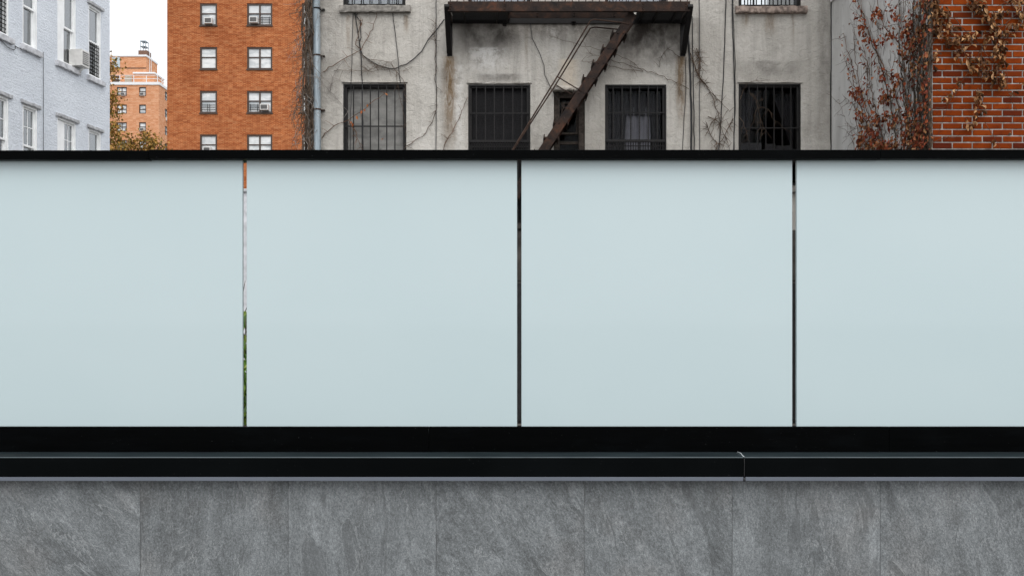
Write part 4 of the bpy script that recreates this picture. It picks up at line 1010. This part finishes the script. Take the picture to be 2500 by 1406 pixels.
for k in range(270):          # vertical hairy tangle towards the corner
    px = 2281 - abs(r.gauss(0, 40)); py = r.uniform(-20, 420)
    a = Sp(px, py, r.uniform(.01, .05)); b = Sp(min(2281, px + r.gauss(0, 6)), py - r.uniform(30, 110), r.uniform(.01, .07))
    tw.tube(wiggle([a, b], .08, .014, r), r.uniform(.003, .008), .002, 3)
for k in range(150):          # fine runners fanning left
    px = r.uniform(2090, 2270); py = r.uniform(40, 420); a = Sp(px, py, .012); b = Sp(min(2273, max(2045, px - r.uniform(-12, 30))), py - r.uniform(25, 80), .012)
    tw.tube(wiggle([a, b], .07, .014, r), .0035, .0018, 3)
tag(tw.build('runners', M['twig'], iv), kind='stuff')
tw = MB()
for px, py in ((2205, 10), (2215, 30), (2222, 50), (2180, 15), (2238, 170), (2230, 180), (2215, 340), (2250, 150)):
    a = Sp(px, py, .08); tw.tube(wiggle([a, a + Vector((-.03, r.gauss(0, .1), -.12)), a + Vector((-.02, r.gauss(0, .2), -.3))], .05, .015, r), .006, .002, 4)
tag(tw.build('bleached_tendrils', M['twig_grey'], iv), kind='stuff')
cl = [(2150, 35, 26, 'r'), (2160, 25, 14, 'r'), (2225, 70, 46, 'r'), (2235, 55, 20, 'r'), (2186, 85, 18, 'r'), (2156, 105, 14, 'r'), (2215, 115, 24, 't'), (2240, 110, 30, 't'), (2250, 95, 26, 't'), (2230, 140, 30, 't'), (2262, 75, 26, 't'),
      (2255, 170, 26, 't'), (2205, 190, 24, 'r'), (2165, 180, 16, 'r'), (2170, 240, 30, 'r'), (2152, 295, 30, 'r'), (2120, 300, 30, 't'), (2110, 280, 26, 'r'), (2175, 280, 22, 'r'), (2200, 200, 12, 'r'), (2190, 225, 18, 't'), (2195, 290, 30, 't'), (2235, 310, 34, 't'), (2258, 310, 40, 't'),
      (2245, 270, 16, 't'), (2165, 355, 60, 't'), (2185, 360, 50, 'r'), (2115, 340, 40, 't'), (2120, 360, 40, 't'), (2150, 335, 24, 'r'), (2258, 340, 30, 'r'), (2105, 225, 22, 'r'), (2092, 220, 12, 'r'), (2108, 235, 16, 'r'), (2237, 345, 24, 't'), (2272, 200, 16, 'r'), (2274, 140, 16, 't'), (2268, 260, 12, 'r'), (2272, 320, 14, 't'), (2205, 350, 34, 't'), (2135, 330, 20, 'r'), (2140, 355, 36, 't'), (2195, 25, 14, 'r'), (2200, 45, 14, 'r'), (2105, 45, 8, 'r'), (2115, 70, 12, 'r'), (2126, 90, 12, 'r')]
lv = [(p_, s, 'r' if r.random() < .88 else 't') for p_, s in cand]
for px, py, n_, kd in cl:
    for _ in range(int(n_ * .95)): lv.append((Sp(min(2280, px + r.gauss(0, 6)), py + r.gauss(0, 9), r.uniform(.02, .12)), r.uniform(.6, 1.35), 'r' if (kd == 'r' or r.random() < .55) and r.random() < .94 else 't'))
lv = [l for l in lv if l[0].z < 8.2]
vis = sorted([l for l in lv if l[0].z > EYE + (HY - 372) / F * l[0].y and l[0].z < EYE + (HY + 5) / F * l[0].y], key=lambda l: -l[1] / l[0].y)
big = set(id(l) for l in vis[:170]); fol = {'r': MB(), 't': MB()}
for l in lv:
    me = r.choice(leafR if l[2] == 'r' else leafT); Mx = leafM(l[0], r, l[1] * (.85 if l[2] == 'r' else .62)); 
    Mx = Mx @ Matrix.Rotation(R(-70), 4, 'Z')
    if id(l) in big: inst('leaf', me, iv, Mx)
    else: add_leaf(fol[l[2]], me, Mx)
tag(fol['r'].build('foliage', M['leaf_red'], iv, weld=False), kind='stuff'); tag(fol['t'].build('foliage', M['leaf_tan'], iv, weld=False), kind='stuff')

iv2 = thing('ivy', Bp(2290, 100), 'dry tan ivy with hanging leaves across the red brick front', 'ivy')
bst = [([(2272, 120), (2290, 80), (2310, 40), (2330, 45), (2345, 65), (2370, 88), (2400, 120), (2430, 160), (2445, 185)], .007),
       ([(2276, 30), (2300, 60), (2340, 95), (2380, 105)], .007), ([(2505, 25), (2470, 45), (2440, 70), (2410, 85), (2380, 100)], .006),
       ([(2360, -20), (2390, 10), (2405, 40), (2420, 70), (2435, 85)], .007), ([(2440, -10), (2480, 25), (2505, 60)], .006), ([(2505, -15), (2470, 0), (2430, 20)], .005),
       ([(2460, 60), (2450, 90), (2448, 130), (2440, 150)], .006), ([(2330, 95), (2355, 130), (2365, 160), (2375, 190), (2378, 210)], .005), ([(2365, 175), (2345, 205), (2330, 235), (2315, 255), (2300, 300), (2290, 330)], .004),
       ([(2395, 120), (2393, 180), (2398, 240), (2405, 275)], .004), ([(2388, 215), (2384, 250), (2390, 270), (2375, 310), (2365, 320)], .005), ([(2405, 300), (2430, 340), (2450, 375)], .004), ([(2455, 135), (2460, 220), (2470, 250), (2482, 270)], .004),
       ([(2285, 220), (2310, 228), (2330, 240)], .003), ([(2400, 110), (2385, 145), (2375, 160)], .004)]
for pts, rad in bst:
    ps = wiggle([Bp(px, py, r.uniform(.012, .05)) for px, py in pts], .06, .008, r)
    MB().tube(ps, rad, rad * .5, 5).build('stem', M['twig_red'], iv2, smooth=True)
bcl = [(2278, 15, 16), (2270, 5, 10), (2282, 32, 18), (2275, 50, 14), (2290, 55, 10), (2300, 28, 7), (2310, 38, 9), (2268, 70, 16), (2285, 75, 12), (2298, 85, 9), (2318, 62, 9), (2325, 72, 9), (2312, 95, 11), (2322, 110, 9), (2335, 105, 10), (2345, 95, 8), (2362, 95, 7), (2375, 92, 9), (2372, 115, 6),
       (2368, 10, 7), (2378, 18, 10), (2390, 5, 8), (2396, 20, 12), (2400, 35, 12), (2405, 50, 14), (2415, 48, 14), (2420, 60, 14), (2428, 70, 10), (2432, 82, 7), (2425, 35, 9), (2445, 35, 6), (2455, 25, 6), (2478, 10, 12), (2485, 18, 6), (2490, 35, 7), (2496, 50, 9), (2485, 65, 8), (2470, 70, 6), (2460, 85, 9), (2448, 95, 8), (2440, 110, 11), (2437, 122, 11), (2445, 130, 12),
       (2408, 95, 8), (2410, 110, 6), (2340, 130, 7), (2345, 140, 5), (2360, 150, 7), (2368, 165, 10), (2372, 178, 6), (2384, 140, 5), (2390, 148, 7), (2400, 155, 9), (2402, 170, 6), (2425, 140, 6), (2448, 150, 8), (2442, 165, 10), (2420, 180, 7), (2428, 195, 12), (2438, 200, 12), (2445, 195, 8), (2440, 215, 8),
       (2390, 228, 5), (2385, 240, 6), (2382, 252, 5), (2388, 270, 4), (2380, 290, 6), (2372, 300, 6), (2362, 312, 5), (2340, 200, 3), (2332, 218, 3), (2320, 235, 3), (2312, 248, 4), (2290, 135, 5), (2282, 145, 5), (2276, 155, 4), (2465, 228, 3), (2495, 205, 3), (2398, 190, 4), (2468, 330, 2), (2432, 345, 2), (2500, 5, 8), (2424, 340, 1)]
bl_ = []
for px, py, n_ in bcl:
    for _ in range(n_): bl_.append((both(px + r.gauss(0, 5), py - 6 + r.gauss(0, 6), r.uniform(.015, .10)), r.uniform(.5, 1.15)))
bl_.sort(key=lambda l: -l[1]); fo = MB()
for k, (p_, s) in enumerate(bl_):
    me = r.choice(leafT); Mx = leafM(p_, r, s * 1.0, .7)
    if k < 290 and p_.z < EYE + (HY + 4) / F * p_.y: inst('leaf', me, iv2, Mx)
    else: add_leaf(fo, me, Mx)
tag(fo.build('foliage', M['leaf_tan'], iv2, weld=False), kind='stuff')

# ------------------------------------------------------------------ back yard seen through the gaps of the fence
yw = thing('yard_wall', (-7.2, 14, 0), 'pale grey rendered yard wall behind the left gap of the fence', 'wall')
zy = Z_(470, 14)
MB().box(WORLD, -10.9, -3.7, 0, zy, 14, 14.22).build('wall_body', M['painted_sill'], yw)
MB().box(WORLD, -10.9, -3.66, zy + .002, zy + .05, 13.97, 14.25).build('wall_coping', M['brow'], yw, bevel=.01)
mf = thing('metal_yard_fence', (1.2, 15.9, 0), 'black sheet metal yard fence low in front of grey house', 'fence')
zm = Z_(684, 15.9)
x = -2.6
while x < 5.2:
    MB().box(WORLD, x, x + .46, .06, zm - .05, 15.9, 15.915).build('sheet', M['mesh_metal'], mf)
    MB().box(WORLD, x + .462, x + .518, 0, zm - .03, 15.88, 15.93).build('post', M['iron_dark'], mf); x += .52
MB().box(WORLD, -2.6, 5.2, zm - .028, zm, 15.875, 15.935).build('top_bar', M['iron_dark'], mf)
leafG = [leaf_mesh('leaf', M['leaf_green'], .17, .10, .4, .4, 60 + k) for k in range(4)]
for k, (px, Y, ht, n_, lb) in enumerate(((600, 12.2, 2.6, 560, 'leafy green shrub seen through the left gap of the fence'), (470, 12.8, 1.9, 380, 'leafy green shrub left of the one behind the left gap'), (740, 11.6, 1.7, 380, 'leafy green shrub right of the one behind the left gap'))):
    b = Vector(((px - CX) / F * Y, Y, 0)); s = thing('shrub', b, lb, 'shrub'); r = random.Random(90 + k); st_ = MB(); fo = MB()
    for q in range(14):
        e = b + Vector((r.gauss(0, .35), r.gauss(0, .3), ht * r.uniform(.45, 1))); ps = wiggle([b, b.lerp(e, .5) + Vector((r.gauss(0, .1), 0, 0)), e], .15, .02, r); st_.tube(ps, .014, .004, 5)
        for _ in range(n_ // 14):
            t = r.random() ** .55; p_ = b.lerp(e, 1 - t * .9) + Vector((r.gauss(0, .10), r.gauss(0, .1), r.gauss(0, .06))); add_leaf(fo, r.choice(leafG), leafM(p_, r, r.uniform(.5, 1.1)))
    st_.build('stem', M['bark'], s, smooth=True); tag(fo.build('foliage', M['leaf_green'], s, weld=False), kind='stuff')
